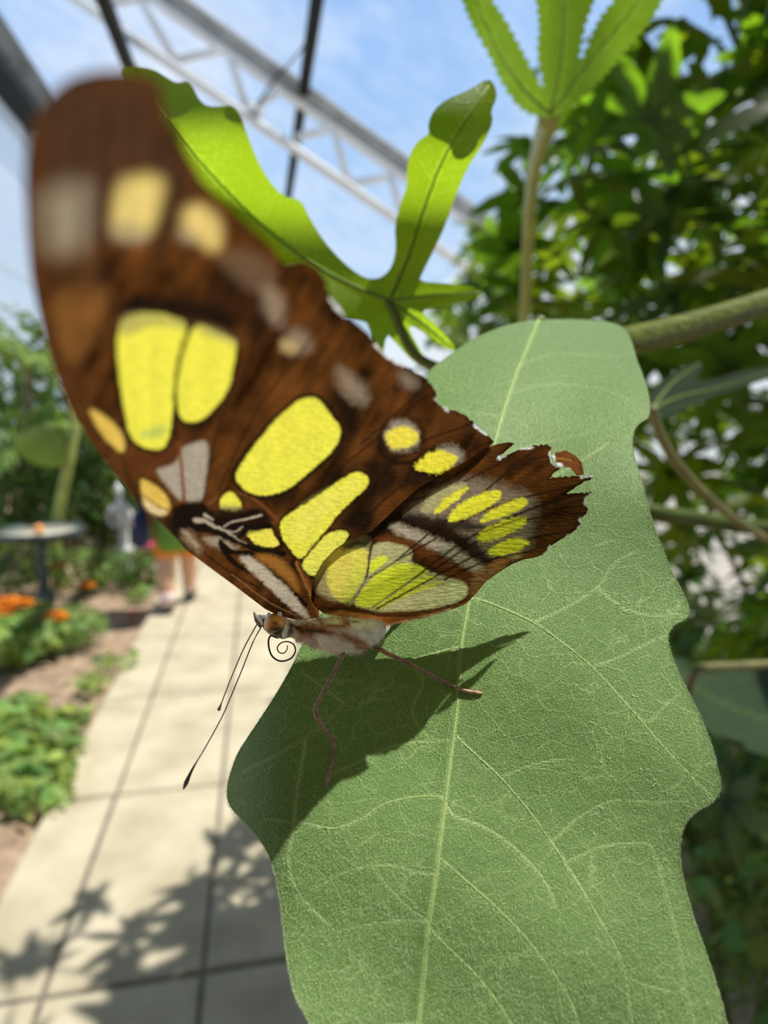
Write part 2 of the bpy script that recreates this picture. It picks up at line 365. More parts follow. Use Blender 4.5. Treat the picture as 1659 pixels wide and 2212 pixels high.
FORE = [(690,1338),(669,1349),(640,1340),(597,1328),(572,1315),(509,1267),(445,1220),(403,1189),(361,1142),(310,1100),(234,1003),(190,945),(150,882),(120,808),(97,730),(80,660),(66,590),(58,500),(54,420),(54,350),(62,290),(85,235),(115,195),(155,166),(205,153),(265,150),(315,160),(345,178),(352,195),(358,245),(380,285),(405,336),(439,395),(485,442),(536,488),(582,530),(608,566),(624,570),(654,562),(683,577),(700,600),(712,640),(735,662),(742,682),(765,695),(800,728),(818,752),(839,771),(877,792),(900,806),(919,817),(940,843),(947,872),(970,885),(1004,896),(1025,915),(1040,928),(1050,936),(1067,954),(1040,985),(1000,1020),(950,1048),(905,1075),(865,1108),(832,1130),(797,1162),(747,1182),(714,1210),(692,1250),(688,1300)]
def fringe(poly, a, b, amp, step=4, seed=1):
    """ragged scale fringe along part of an outline"""
    p = [np.array(q, float) for q in poly]; out = []
    for i, q in enumerate(p):
        out.append(q)
        if a <= i < b:
            r = p[i+1]; n = int(np.linalg.norm(r-q)//step); d = (r-q)/(np.linalg.norm(r-q)+1e-9); nn = np.array([d[1], -d[0]])
            for k in range(1, n):
                out.append(q+(r-q)*k/n+nn*amp*(vnoise(np.array(i*7.3+k*1.7), np.array(seed*3.1), seed)+.1)*2)
    return out
fo = fringe(FORE, 40, 57, 3.0)
P2, FC = fill(fo, 2.7, 3.5)
X, Y = P2[:, 0], P2[:, 1]
A = Paint(X, Y, BROWN)
mott = fbm(X/60, Y/60, 21, 4); mott2 = fbm((X+.6*Y)/22, (Y-.6*X)/120, 33, 3)
A.C *= np.clip(1+1.0*mott+.9*mott2, .25, 2.2)[:, None]
A.poly([(60,150),(360,150),(360,250),(420,360),(400,480),(60,480)], (.066,.034,.018), 60, sm=0, op=.8)
A.poly([(60,160),(80,200),(120,500),(200,900),(420,1210),(560,1310),(600,1330),(560,1330),(40,1000),(20,300)], (.085,.030,.009), 22, sm=0, op=.7)
def streaks(polys, c, op):
    for q in polys: A.poly(q, c, 14, op=op, warp=2.5)
# dark markings between the cells
streaks([[(455,560),(560,600),(600,680),(560,760),(520,700),(430,690)]], DARK, .65)
streaks([[(250,640),(420,640),(520,690),(500,720),(420,690),(280,668),(250,690)]], DARK, .9)
streaks([[(700,830),(760,850),(780,920),(730,1000),(715,1000),(745,940),(735,900)], [(760,1000),(830,980),(880,1040),(800,1090),(780,1075),(800,1030)], [(820,940),(850,900),(900,905),(915,945),(880,985),(830,980)]], DARK, .85)
streaks([[(880,1000),(930,1010),(1000,1010),(1000,1035),(900,1060),(860,1050)]], DARK, .75)
streaks([[(720,1130),(790,1080),(815,1110),(800,1155),(750,1145)]], DARK, .95)
streaks([[(620,1100),(700,1040),(760,1005),(770,1012),(700,1060),(630,1108)]], DARK, .85)
streaks([[(520,1070),(600,1080),(660,1050),(600,1095),(540,1085)]], DARK, .9)
streaks([[(255,985),(360,985),(380,900),(395,930),(385,985),(330,1010),(270,1000)]], (.10,.03,.01), .8)
streaks([[(385,905),(440,915),(500,860),(470,915),(420,935)]], DARK, .8)
# pale clouding towards the outer margin
streaks([[(560,600),(620,640),(610,720),(570,680)], [(720,780),(790,830),(800,880),(740,860)], [(640,700),(680,740),(660,770),(600,750)], [(860,800),(900,815),(900,840),(870,835)]], (.45,.36,.25), .5)
streaks([[(100,640),(200,600),(250,640),(170,800),(130,760)]], (.30,.13,.03), .5)
streaks([[(460,540),(560,540),(610,600),(560,640),(500,600)]], (.20,.12,.07), .6)
# veins
V1 = [[(300,1090),(265,985),(246,800),(240,690),(222,560),(215,420),(240,200)], [(432,1088),(395,1005),(378,900),(388,820),(407,735),(425,690),(350,540),(385,360),(370,290)], [(440,1080),(470,930),(530,800),(600,700),(660,600)], [(470,1060),(560,880),(650,760),(715,665)], [(600,1128),(680,1058),(800,958),(900,870),(945,850)], [(650,1212),(720,1120),(800,1040),(900,960),(1030,912)], [(672,1250),(755,1160),(850,1062),(960,1000),(1062,952)], [(400,1090),(396,1040),(388,990)], [(690,1330),(666,1260),(645,1210),(600,1125),(520,1065),(440,1092),(430,1100)], [(690,1332),(690,1270),(650,1212)], [(560,1270),(480,1225),(400,1160)], [(780,960),(860,890),(930,830)]]
for q in V1: A.line(q, 2.2, (.022,.010,.005), 1.8, op=.85)
for q in V1[7:9]: A.line(q, 3.4, (.20,.07,.02), 1.5, op=.9)
# spots: dark rim first, then the clear cell
def spot(P, c, rim=7, soft=2.0, rimc=DARK, rimop=.95, rsoft=3):
    A.poly(P, rimc, rsoft, grow=rim+3.5, op=max(rimop, .6), warp=1.8); A.poly(P, c, soft)
F1 = [(260,697),(286,679),(325,675),(380,686),(403,697),(401,740),(387,795),(376,849),(372,903),(365,950),(351,972),(325,972),(297,961),(278,936),(268,885),(257,813),(252,744)]
F2 = [(420,704),(445,704),(467,719),(495,730),(513,737),(506,787),(495,838),(467,881),(434,909),(405,914),(387,900),(382,867),(383,824),(394,769),(409,722)]
F3 = [(507,1037),(513,1012),(572,931),(627,877),(656,858),(686,860),(703,881),(715,898),(734,919),(736,944),(715,978),(677,1012),(644,1041),(614,1062),(572,1073),(530,1062)]
F4 = [(474,1080),(496,1058),(513,1073),(525,1097),(504,1105),(479,1103)]
F5 = [(601,1126),(635,1104),(699,1062),(749,1028),(774,1017),(796,1028),(796,1050),(762,1079),(732,1109),(699,1151),(669,1189),(648,1212),(627,1189),(610,1164)]
F6 = [(652,1217),(677,1185),(707,1151),(732,1145),(756,1150),(745,1172),(715,1197),(694,1218),(677,1250),(656,1230)]
F7 = [(529,1151),(551,1140),(585,1136),(593,1159),(606,1174),(597,1181),(572,1182),(549,1174)]
spot(F1, YEL, 5); A.poly([(258,690),(290,672),(400,690),(400,712),(340,700),(300,712),(262,730)], OLIVE, 7, op=.75); A.poly([(300,935),(330,920),(362,915),(360,945),(310,950)], (.40,.52,.14), 6, op=.6, warp=2)
spot(F2, YEL, 5); A.poly([(415,700),(450,700),(516,735),(512,752),(470,735),(430,722)], OLIVE, 7, op=.6)
spot(F3, YEL, 5); spot(F4, YEL, 4, rimop=.6); A.poly([(474,1088),(500,1092),(525,1094),(520,1108),(478,1106)], OLIVE, 2.5, op=.8)
spot(F5, YEL, 3, rimop=.7, rsoft=3); A.poly([(650,1100),(740,1050),(780,1040),(700,1110),(650,1170),(630,1150)], (.90,.84,.16), 18, op=.6)
spot(F6, (.90,.86,.12), 3, rimop=.6, rsoft=3)
spot(F7, (.92,.80,.10), 5, rimop=.9)
spot([(192,881),(217,892),(246,914),(268,943),(271,965),(266,979),(246,968),(217,936),(199,903)], OCH, 3, 4, rimop=.4)
S2 = [(300,1030),(325,1041),(354,1062),(369,1088),(365,1106),(351,1113),(325,1106),(307,1080)]
spot(S2, OCH, 3, 4, rimop=.4); A.poly([(303,1070),(330,1092),(365,1100),(352,1116),(322,1108)], BUFF, 5, op=.9); A.line([(310,1070),(340,1092),(366,1104)], 2, (.35,.18,.05), 2)
A.poly([(391,968),(416,957),(445,948),(452,975),(445,1030),(438,1080),(423,1087),(401,1082),(383,1078),(362,1051),(333,1012),(362,1010),(385,994)], GREY, 4)
A.line([(387,955),(392,1010),(399,1090)], 3.4, (.22,.06,.012), 2)
A.poly([(95,410),(190,395),(198,440),(190,540),(110,560),(92,480)], (.34,.28,.19), 38, op=.85); A.line([(222,380),(216,470),(212,570)], 9, (.05,.025,.012), 9, op=.8); A.poly([(100,560),(190,545),(230,590),(240,640),(120,640)], (.05,.025,.012), 30, op=.5)
A.poly([(255,395),(300,378),(355,385),(350,440),(330,500),(280,515),(240,490)], (.80,.62,.20), 20); A.poly([(240,470),(330,490),(310,530),(236,520)], (.40,.32,.20), 16, op=.6)
A.poly([(395,450),(440,440),(478,480),(478,530),(455,545),(430,520),(395,505)], (.80,.60,.20), 18); A.poly([(380,495),(430,500),(420,530),(385,520)], (.40,.32,.2), 14, op=.6)
A.line([(378,380),(360,470),(345,560)], 9, (.05,.025,.012), 9, op=.8)
A.poly([(605,735),(640,735),(645,760),(610,765)], (.62,.46,.18), 10, op=.7)
# two small eye-like spots near the outer margin
E1 = [(832,945),(845,925),(880,920),(905,935),(900,960),(870,972),(842,968)]
A.poly(E1, DARK, 5, grow=15, op=.9, warp=2); A.poly([(826,940),(840,905),(880,895),(915,930),(905,970),(860,985),(835,975)], BROWN, 6, op=.8); A.poly([(818,940),(826,975),(860,998),(900,990),(895,1002),(855,1008),(815,985)], DARK, 5, op=.85)
A.poly([(830,940),(845,912),(870,905),(905,925),(905,965),(870,978),(842,972)], GREY, 7, op=.8, warp=3); A.poly(E1, (.92,.78,.08), 4, warp=2.5)
E2 = [(896,1003),(919,982),(949,969),(974,978),(991,990),(978,1007),(953,1020),(928,1024),(902,1016)]
A.poly(E2, DARK, 6, grow=8, op=.9, warp=2); A.poly([(940,965),(980,962),(1004,985),(985,1008),(960,1000)], GREY, 8, op=.85, warp=3); A.poly(E2, (.93,.80,.06), 3, warp=2.5)
# zebra marks and cream stripe near the leading edge
A.poly([(352,1122),(372,1112),(400,1125),(420,1150),(430,1185),(415,1195),(385,1170),(362,1142)], DARK, 7, op=.8, warp=2.5)
A.poly([(366,1100),(400,1086),(440,1082),(450,1100),(470,1120),(490,1140),(440,1150),(415,1140),(398,1165),(380,1148)], DARK, 4, warp=1.6)
A.poly([(395,1140),(420,1150),(440,1190),(430,1200),(405,1180),(385,1158)], (.26,.17,.09), 5, op=.8, warp=2.5); A.line([(400,1150),(425,1180)], 3, CREAM, 4, warp=2, op=.6)
A.poly([(440,1160),(475,1158),(500,1176),(518,1190),(500,1192),(470,1182),(440,1170)], CREAM, 6, op=.6, warp=3.5)
A.poly([(400,1095),(450,1100),(500,1100),(560,1095),(592,1130),(560,1148),(500,1160),(440,1150),(400,1130)], DARK, 5, op=.75, warp=2)
for q, wd, c in ([[(426,1143),(460,1145),(488,1160),(513,1169),(549,1186),(582,1194),(614,1196)], 4, DARK], [[(440,1105),(462,1120),(484,1132),(500,1122),(525,1115),(554,1104)], 4, DARK], [[(493,1143),(515,1136),(549,1140),(584,1136)], 4.2, DARK], [[(486,1152),(515,1160),(530,1148)], 2, DARK]): A.line(q, wd+1.6, c)
A.poly([(470,1100),(520,1105),(560,1098),(590,1130),(560,1148),(520,1150),(480,1150)], DARK, 4, op=.55, warp=2)
A.line([(423,1124),(447,1127),(464,1138),(486,1146),(500,1155),(515,1166),(534,1175)], 5.2, CREAM, w2=.3, op=.85, warp=1.3)
A.line([(443,1112),(460,1123)], 3.6, CREAM, w2=1.5); A.line([(484,1138),(500,1128),(525,1123),(565,1113)], 1.3, CREAM, w2=2.2); A.line([(492,1147),(508,1149),(524,1138)], 1.3, CREAM)
for q, wd, w2 in ([[(476,1172),(493,1189),(515,1194),(544,1198),(573,1218),(602,1242),(624,1266),(645,1290),(662,1308)], 6.5, 3.5], [[(480,1180),(496,1206),(515,1222),(538,1236)], 8, 3]): A.line(q, wd, DARK, w2=w2, warp=1.2)
A.poly([(545,1205),(600,1235),(650,1290),(640,1240),(600,1200),(560,1196)], (.40,.17,.03), 6, op=.8)
C1 = [(513,1206),(526,1197),(555,1210),(593,1244),(627,1277),(656,1311),(676,1345),(648,1330),(606,1294),(563,1252)]
A.poly(C1, CREAM, 3.5, warp=1.8)
A.line([(690,1330),(670,1285),(640,1215)], 3, (.30,.12,.03), 1.5)
A.line([(500,1240),(580,1300),(640,1330)], 1.2, (.38,.17,.06), 1.0, op=.7)
# white fringe spots on the scalloped margin
edge = np.array(FORE[36:58], float)
dE, _ = pdist(edge, X, Y)
A.C = np.where((dE < 9)[:, None], A.C*(.4+.6*np.clip(dE/9, 0, 1))[:, None], A.C)
for q in ([(714,645),(742,682)], [(812,745),(839,771),(870,789)], [(943,862),(968,885)], [(1026,918),(1050,938)]):
    A.line(q, 3.4, (.9,.9,.88), 2.2, warp=1.8)
scale_n = 1+.22*vnoise(X/3.1, Y/3.1, 77)+.16*vnoise(X/6.5, Y/6.5, 78)
A.C = np.clip(A.C*scale_n[:, None], 0, 1)
MW = wing_mat()
root_px = (705, 1352)
BL = W(740, 1390, .0588)
bfly = empty('butterfly', BL, 'brown butterfly with yellow translucent wing panels standing on the green leaf', 'butterfly')
Zf = z_wing(X, Y)+.00002*np.sin(X/9.)
mk('forewing', W(X, Y, Zf), FC, MW, bfly, True, A.C, np.stack([X, Y, 0*X], 1)/100)

HIND = [(672,1296),(673,1273),(677,1252),(698,1214),(724,1186),(753,1167),(801,1148),(835,1117),(870,1084),(905,1053),(960,1022),(1004,998),(1050,967),(1075,959),(1100,955),(1112,958),(1094,973),(1076,992),(1100,981),(1124,970),(1147,964),(1177,961),(1192,967),(1187,980),(1191,995),(1200,1005),(1213,1008),(1198,1020),(1186,1033),(1215,1031),(1249,1029),(1284,1028),(1255,1046),(1219,1067),(1250,1066),(1283,1062),(1266,1076),(1261,1088),(1270,1098),(1267,1109),(1253,1121),(1259,1134),(1249,1140),(1227,1157),(1210,1166),(1189,1180),(1177,1197),(1156,1204),(1130,1209),(1105,1219),(1080,1235),(1050,1256),(1025,1286),(1008,1303),(974,1318),(911,1337),(827,1354),(784,1350),(742,1334),(700,1325),(680,1312)]
ho = fringe(HIND, 19, 25, 3); 
P2, FC = fill(fringe(ho, 44, 56, 3, seed=4), 2.4, 3.0)
X, Y = P2[:, 0], P2[:, 1]
A = Paint(X, Y, BROWN)
ang = np.arctan2(Y-1310, X-750)
A.C *= np.clip(1+.9*fbm(X/50, Y/50, 5, 3)+.8*vnoise(ang*40, np.hypot(X-750, Y-1310)/140, 9), .3, 2)[:, None]
A.poly([(800,1150),(840,1110),(900,1080),(960,1075),(930,1110),(880,1125),(830,1160)], DARK, 8, op=.9, warp=2)
A.poly([(870,1110),(905,1075),(960,1040),(1010,1030),(1060,1040),(1120,1060),(1150,1070),(1160,1100),(1150,1160),(1140,1190),(1060,1215),(1010,1190),(1000,1160),(960,1130),(900,1120)], (.30,.23,.16), 14, op=.8, warp=3)
A.poly([(860,1120),(900,1105),(960,1130),(1020,1165),(1000,1190),(940,1165),(880,1140)], DARK, 7, op=.85, warp=2)
A.poly([(930,1115),(1000,1120),(1060,1140),(1020,1150),(960,1140)], DARK, 6, op=.8, warp=2)
A.poly([(838,1128),(880,1136),(940,1160),(1000,1190),(1050,1225),(1035,1240),(980,1212),(920,1182),(850,1150)], CREAM, 7, op=.85, warp=2.5)
A.poly([(990,1180),(1030,1165),(1050,1200),(1080,1220),(1060,1222),(1015,1205)], DARK, 5, op=.85, warp=2)
A.poly([(1050,1218),(1105,1200),(1095,1218),(1060,1240)], (.50,.18,.05), 6, op=.8); A.poly([(1090,1195),(1135,1190),(1110,1210)], (.75,.55,.2), 6, op=.8)
A.poly([(810,1160),(880,1160),(960,1200),(1010,1235),(1020,1265),(1000,1300),(985,1270),(930,1215),(880,1185),(820,1172)], (.16,.045,.012), 6, op=.95, warp=2)
A.poly([(1020,1240),(1050,1225),(1100,1215),(1060,1250),(1025,1290),(1012,1280)], (.42,.20,.08), 8, op=.7)
# basal cells
A.poly([(675,1275),(682,1240),(712,1195),(755,1165),(800,1152),(800,1200),(760,1300),(720,1300)], (.46,.38,.17), 6, op=.9)
HA = [(704,1235),(713,1206),(742,1184),(793,1183),(797,1206),(789,1248),(770,1285),(751,1304),(725,1294),(708,1273)]
A.poly(HA, (.86,.72,.12), 4); A.poly([(770,1210),(790,1200),(790,1250),(752,1304),(740,1296)], (.80,.82,.10), 9, op=.7)  # HA ochre stands in for dimmer light through two overlapping wing layers
A.poly([(730,1180),(760,1168),(800,1165),(798,1184),(770,1180),(745,1188)], DARK, 5, op=.75, warp=3)
A.poly([(798,1208),(803,1180),(830,1168),(870,1178),(894,1190),(885,1215),(930,1235),(970,1250),(1003,1254),(1012,1272),(1008,1290),(974,1308),(890,1321),(827,1323),(790,1316),(755,1306),(789,1250)], (.55,.50,.24), 3)
A.poly([(801,1206),(839,1199),(835,1214),(795,1246)], LIME, 2.5)
A.poly([(838,1218),(868,1203),(866,1210),(842,1226)], LIME, 2)
HC = [(758,1307),(797,1252),(852,1218),(894,1216),(930,1236),(905,1252),(940,1242),(938,1250),(860,1290),(800,1314)]
A.poly(HC, LIME, 2.5, sm=1)
A.poly([(800,1313),(880,1275),(960,1254),(950,1262),(860,1300),(812,1318)], (.93,.90,.10), 2.5, sm=1)
A.poly([(812,1318),(880,1288),(960,1262),(1002,1257),(1012,1272),(1008,1288),(974,1306),(890,1319)], (.90,.85,.46), 3)
A.poly([(880,1216),(930,1236),(905,1260),(860,1262),(880,1240)], (.80,.86,.10), 8, op=.5)
HV = [(758,1306)]
for q in ([(758,1304),(790,1250),(800,1190),(812,1150)], [(790,1252),(850,1215),(930,1150),(1020,1085),(1110,1010),(1180,985)], [(850,1216),(930,1170),(1040,1105),(1150,1070),(1245,1050)], [(805,1312),(900,1245),(1000,1170),(1120,1110),(1255,1065)], [(930,1236),(1030,1170),(1150,1120),(1255,1110)], [(812,1316),(960,1235),(1040,1195),(1140,1165),(1215,1150)], [(960,1252),(1050,1212),(1150,1190)], [(905,1055),(960,1040),(1060,975)], [(870,1085),(960,1060),(1080,1000)], [(1100,1010),(1170,965)]):
    A.line(q, 2.0, (.03,.012,.005), 1.4, op=.95)
for q in ([(755,1307),(790,1252),(852,1216)], [(758,1306),(795,1250)], [(805,1312),(880,1262),(925,1236)], [(850,1216),(885,1200)]):
    A.line(q, 1.6, (.45,.42,.18), 1.2, op=.8)
H1 = [(930,1110),(970,1066),(1010,1051),(1013,1056),(978,1088),(949,1110)]
A.poly([(902,1102),(936,1062),(995,1040),(1013,1048),(972,1068),(932,1110)], (.48,.42,.20), 4, warp=2); A.poly(H1, (.93,.84,.06), 2.5, warp=1.8)  # grey-olive wedge: backlight blocked by an overlapping wing, painted into the tint
for q in ([(966,1121),(974,1104),(1021,1071),(1071,1056),(1086,1062),(1080,1079),(1046,1100),(1004,1121),(978,1128)], [(1033,1126),(1059,1104),(1105,1079),(1143,1075),(1135,1096),(1105,1109),(1067,1126),(1042,1130)], [(1025,1164),(1038,1147),(1080,1126),(1118,1115),(1141,1117),(1130,1138),(1088,1159),(1046,1174)], [(1050,1193),(1063,1180),(1105,1159),(1145,1166),(1139,1180),(1105,1195),(1071,1204)]):
    A.poly(q, (.93,.86,.05), 2.5, warp=1.8)
for q in ([(1050,1105),(1110,1076)], [(1040,1150),(1140,1115)]): A.line(q, 1.3, (.35,.2,.03), 1)
A.poly([(690,1325),(740,1318),(830,1330),(911,1328),(974,1312),(1008,1300),(1040,1265),(1030,1290),(980,1320),(911,1340),(827,1358),(740,1340)], (.36,.13,.03), 4, op=.9)
A.line([(690,1312),(760,1318),(830,1330),(900,1330)], 2.5, DARK, 2, op=.7)
A.line([(830,1352),(911,1335),(974,1316)], 2.5, (.70,.45,.28), 2)
edge = np.array(HIND[13:47], float); dE, _ = pdist(edge, X, Y)
A.C *= (.55+.45*np.clip(dE/7, 0, 1))[:, None]
for q in ([(1124,969),(1147,965)], [(1187,978),(1191,996),(1212,1008)], [(1255,1029),(1284,1028)], [(1281,1063),(1266,1077),(1262,1089)], [(1254,1120),(1259,1134),(1249,1140)], [(1190,1179),(1178,1196)], [(1228,1156),(1222,1160)], [(1076,990),(1090,984)]):
    A.line(q, 2.6, (.95,.95,.93), 1.8, warp=1.6)
A.C = np.clip(A.C*(1+.22*vnoise(X/2.9, Y/2.9, 87)+.16*vnoise(X/6.5, Y/6.5, 88))[:, None], 0, 1)
def z_hind(px, py): return z_wing(px, py)-.0006
mk('hindwing', W(X, Y, z_hind(X, Y)+.00002*np.sin(X/8.)), FC, MW, bfly, True, A.C, np.stack([X, Y, 0*X+3], 1)/100)
# the torn flap curling off the hindwing margin
fl = [(1192,984),(1200,978),(1223,973),(1244,985),(1256,998),(1262,1024),(1246,1028),(1232,1010),(1213,1008),(1202,1004)]
P2, FC = fill(fl, 2.4); X, Y = P2[:, 0], P2[:, 1]; A = Paint(X, Y, (.20,.07,.02)); A.line([(1194,980),(1196,1000),(1213,1007)], 4, (.95,.95,.93), 2, warp=1.4); A.line([(1204,990),(1235,994)], 1.5, (.45,.2,.05)); A.C *= (1+.4*vnoise(X/3, Y/3, 8))[:, None]
mk('torn_wing_flap', W(X, Y, z_hind(X, Y)-.0005*np.clip((X-1190)/60, 0, 1)**1.5), FC, MW, bfly, True, np.clip(A.C, 0, 1), np.stack([X, Y, 0*X+5], 1)/100)['label'] = 'torn brown flap curling off the wing margin'

# body: one continuous loft from head to the tip of the abdomen
BODY = [(558,1330,5.95,3),(566,1336,5.93,9),(578,1342,5.92,18),(594,1350,5.91,23),(610,1356,5.90,24),(626,1358,5.90,20),(640,1360,5.90,19),(660,1364,5.90,25),(690,1368,5.89,33),(725,1372,5.88,38),(760,1374,5.90,37),(786,1370,5.98,33),(806,1358,6.10,29),(835,1330,6.25,25),(885,1305,6.38,22),(930,1285,6.46,17),(965,1270,6.52,10),(982,1262,6.55,4)]
B = catmull(np.array(BODY), 5); BPx = W(B[:, 0], B[:, 1], B[:, 2]/100); BR = B[:, 3]/F*B[:, 2]/100
mb = MB(); mb.tube(BPx, BR, 30)
Vb = mb.v[0]; Tn = np.repeat(BPx, 30, 0)
dn = Vb-Tn; qx, qy, _ = proj(Vb)
nz = vnoise(qx/3.5, qy/3.5, 41)+.7*vnoise(qx/8, qy/8, 42); Vb = Vb+dn*(.16*nz)[:, None]
PB = Paint(qx, qy, (.98,.88,.74)); PB.wx *= 1.4
PB.poly([(640,1345),(700,1350),(760,1390),(800,1395),(800,1408),(740,1398),(690,1384),(640,1372)], (.36,.15,.05), 4, warp=1.5); PB.poly([(700,1368),(770,1388),(765,1408),(700,1395),(672,1374)], (.99,.93,.82), 5, warp=1.5)
PB.poly([(675,1322),(745,1326),(760,1352),(730,1362),(690,1352)], (.38,.15,.04), 5); PB.poly([(690,1330),(735,1334),(742,1350),(700,1348)], (.95,.85,.70), 4)
PB.poly([(735,1362),(800,1390),(790,1398),(745,1382)], (.42,.17,.05), 4); PB.line([(660,1362),(700,1364)], 2.5, (.05,.04,.035)); PB.line([(745,1352),(755,1342),(775,1345)], 1.8, (.06,.04,.03)); PB.line([(705,1385),(718,1378)], 1.5, (.1,.07,.05))
PB.poly([(540,1318),(600,1325),(632,1345),(636,1375),(600,1385),(560,1360)], (.20,.17,.15), 4); PB.poly([(548,1325),(570,1328),(585,1345),(582,1372),(560,1355)], (.06,.05,.045), 4)
PB.line([(612,1330),(620,1345),(618,1375),(612,1388)], 3.2, (.8,.78,.75)); PB.line([(628,1350),(652,1362),(662,1375)], 3, (.09,.06,.05), warp=2); PB.poly([(820,1300),(1000,1260),(1000,1320),(830,1380)], (.46,.33,.22), 6)
PB.poly([(625,1375),(670,1372),(700,1400),(650,1400)], (.60,.50,.42), 5)
PB.C = np.clip(PB.C*(1+.5*vnoise(qx/2.5, qy/6, 43))[:, None], 0, 1)
MF = tintmat('body_fur', .85, .2, .7, 5200, .0002, sheen=.5)
body = mk('body', Vb, mb.f, MF, bfly, True, PB.C)
# fur on the thorax and tufts of the head, a sub-part of the body
mb = MB(); idx = RNG.integers(0, len(Vb), 9000)
for i in idx:
    if not (635 < qx[i] < 830): continue
    n = dn[i]/np.linalg.norm(dn[i]); d = n*.6+np.array([.35, 0.25, -.25])+RNG.normal(0, .25, 3); d /= np.linalg.norm(d)
    l = RNG.uniform(.0002, .0005); s = np.cross(d, RNG.normal(size=3)); s /= np.linalg.norm(s); r = .00001
    p0 = Vb[i]; mb.add([p0+s*r, p0-s*r, p0+d*l*.6+s*r*.8, p0+d*l*.6-s*r*.8, p0+d*l+np.array([0, 0, -.00008])], [(0, 1, 3, 2), (2, 3, 4)], np.clip(PB.C[i]*RNG.uniform(.9, 1.5), 0, 1))
mb.build('body_fur', MF, body)
# eye
m_eye, nt, out = mat_new('eye_amber'); p = nt.nodes.new('ShaderNodeBsdfPrincipled'); oc = objcoord(nt)
at = nt.nodes.new('ShaderNodeVertexColor'); at.layer_name = 'tint'; nt.links.new(at.outputs['Color'], p.inputs['Base Color']); p.inputs['Roughness'].default_value = .18; p.inputs['Coat Weight'].default_value = .6
nt.links.new(p.outputs[0], out.inputs[0])
ec = W(594, 1349, .0578); mb = MB(); mb.ball(ec, 24/F*.0578, 28, 18)
ex, ey, _ = proj(mb.v[0]); PE = Paint(ex, ey, (.80,.36,.05)); PE.poly([(570,1358),(620,1352),(622,1385),(575,1385)], (.05,.025,.01), 5, warp=1.5)
for q in ([(588,1345),(589,1362)], [(596,1343),(597,1356)], [(603,1348),(604,1360)]): PE.line(q, 1.6, (.05,.025,.01), 1.2)
PE.line([(570,1335),(590,1327),(610,1329)], 2, (.30,.16,.06)); mb.c[0] = PE.C
mb.build('eye', m_eye, bfly)
M_pale = simple('pale_scales', (.98,.97,.95), .5, var=.1, scale=4000)
mb = MB()
for a, b in (((577,1331),(586,1328)), ((600,1325),(608,1330)), ((616,1350),(613,1378))):
    pa, pb = W(*a, .0575), W(*b, .0575); mb.tube([pa, (pa+pb)/2+np.array([0, 0, .00006]), pb], [.00012, .00026, .00012], 8)
mb.build('brow_scales', M_pale, bfly)['label'] = 'white scale patches around the eye'
M_dark = simple('dark_chitin', (.035,.025,.02), .35, var=.3, scale=3000); M_legs = simple('leg_chitin', (.36,.21,.14), .5, var=.5, scale=2600, bump=.5, bscale=6000, bdist=.0001)
M_anten = simple('antenna_chitin', (.10,.085,.06), .4, var=.3, scale=2500)
# labial palp
mb = MB(); q = catmull(np.array([(566,1352,5.87),(556,1338,5.86),(548,1322,5.87)]), 6); mb.tube(W(q[:, 0], q[:, 1], q[:, 2]/100), np.interp(np.linspace(0, 1, len(q)), [0, .5, 1], [.0003, .00028, .00006]), 10); mb.build('palp', simple('palp_scales', (.14,.12,.11), .7, var=.5, scale=4000), bfly)
def pxtube(pts, name, mat, r, seg=8, n=6):
    q = catmull(np.array(pts, float), n); P = W(q[:, 0], q[:, 1], q[:, 2]/100); t = np.linspace(0, 1, len(q))
    m_ = MB(); m_.tube(P, r(t), seg); return m_.build(name, mat, bfly)
pxtube([(567,1350,5.9),(547,1386,5.82),(523,1446,5.7),(499,1504,5.57),(480,1548,5.5),(445,1612,5.4),(416,1661,5.3),(396,1705,5.25)], 'antenna', M_anten, lambda t: np.interp(t, [0, .8, .9, .96, 1], [5.2e-5, 4.8e-5, 1.3e-4, 2.0e-4, 5e-5]))
pxtube([(557,1345,5.98),(528,1398,6.2),(504,1453,6.4),(487,1496,6.55),(478,1520,6.6),(472,1535,6.65)], 'antenna', M_anten, lambda t: np.interp(t, [0, .78, .9, .97, 1], [6e-5, 6e-5, 1.3e-4, 1.9e-4, 6e-5]))
pxtube([(600,1378,5.86),(584,1374,5.84),(580,1392,5.84),(587,1416,5.84),(605,1428,5.84),(627,1423,5.84),(638,1407,5.84),(634,1392,5.84),(621,1386,5.84),(607,1389,5.84),(599,1399,5.84),(603,1409,5.84),(613,1411,5.84),(620,1403,5.84),(621,1394,5.84)], 'proboscis', M_dark, lambda t: np.interp(t, [0, 1], [9e-5, 4.5e-5]))
lz = lambda x, y: float(z_leaf(x, y))*100
pxtube([(748,1395,5.86),(738,1420,5.78),(715,1465,5.66),(690,1512,5.52),(681,1530,5.49),(690,1560,5.53),(712,1588,5.6),(721,1602,5.62),(718,1640,5.61),(712,1670,lz(712,1670)-.03),(702,1700,lz(702,1700)-.012)], 'leg', M_legs, lambda t: np.interp(t, [0, .38, .45, .8, .97, 1], [2.3e-4, 1.9e-4, 2.2e-4, 1.6e-4, 1.7e-4, 1e-4]))
pxtube([(800,1390,5.98),(830,1408,5.94),(880,1432,5.92),(930,1458,5.95),(970,1478,6.0),(1000,1491,lz(1000,1491)-.035),(1042,1498,lz(1042,1498)-.012)], 'leg', M_legs, lambda t: np.interp(t, [0, .45, .5, .8, .97, 1], [2.3e-4, 1.9e-4, 2.2e-4, 1.7e-4, 1.9e-4, 1e-4]))
pxtube([(780,1385,6.1),(790,1405,6.14),(800,1395,6.2),(830,1370,lz(830,1370)-.015)], 'leg', M_legs, lambda t: np.interp(t, [0, 1], [1.8e-4, 1.1e-4]))

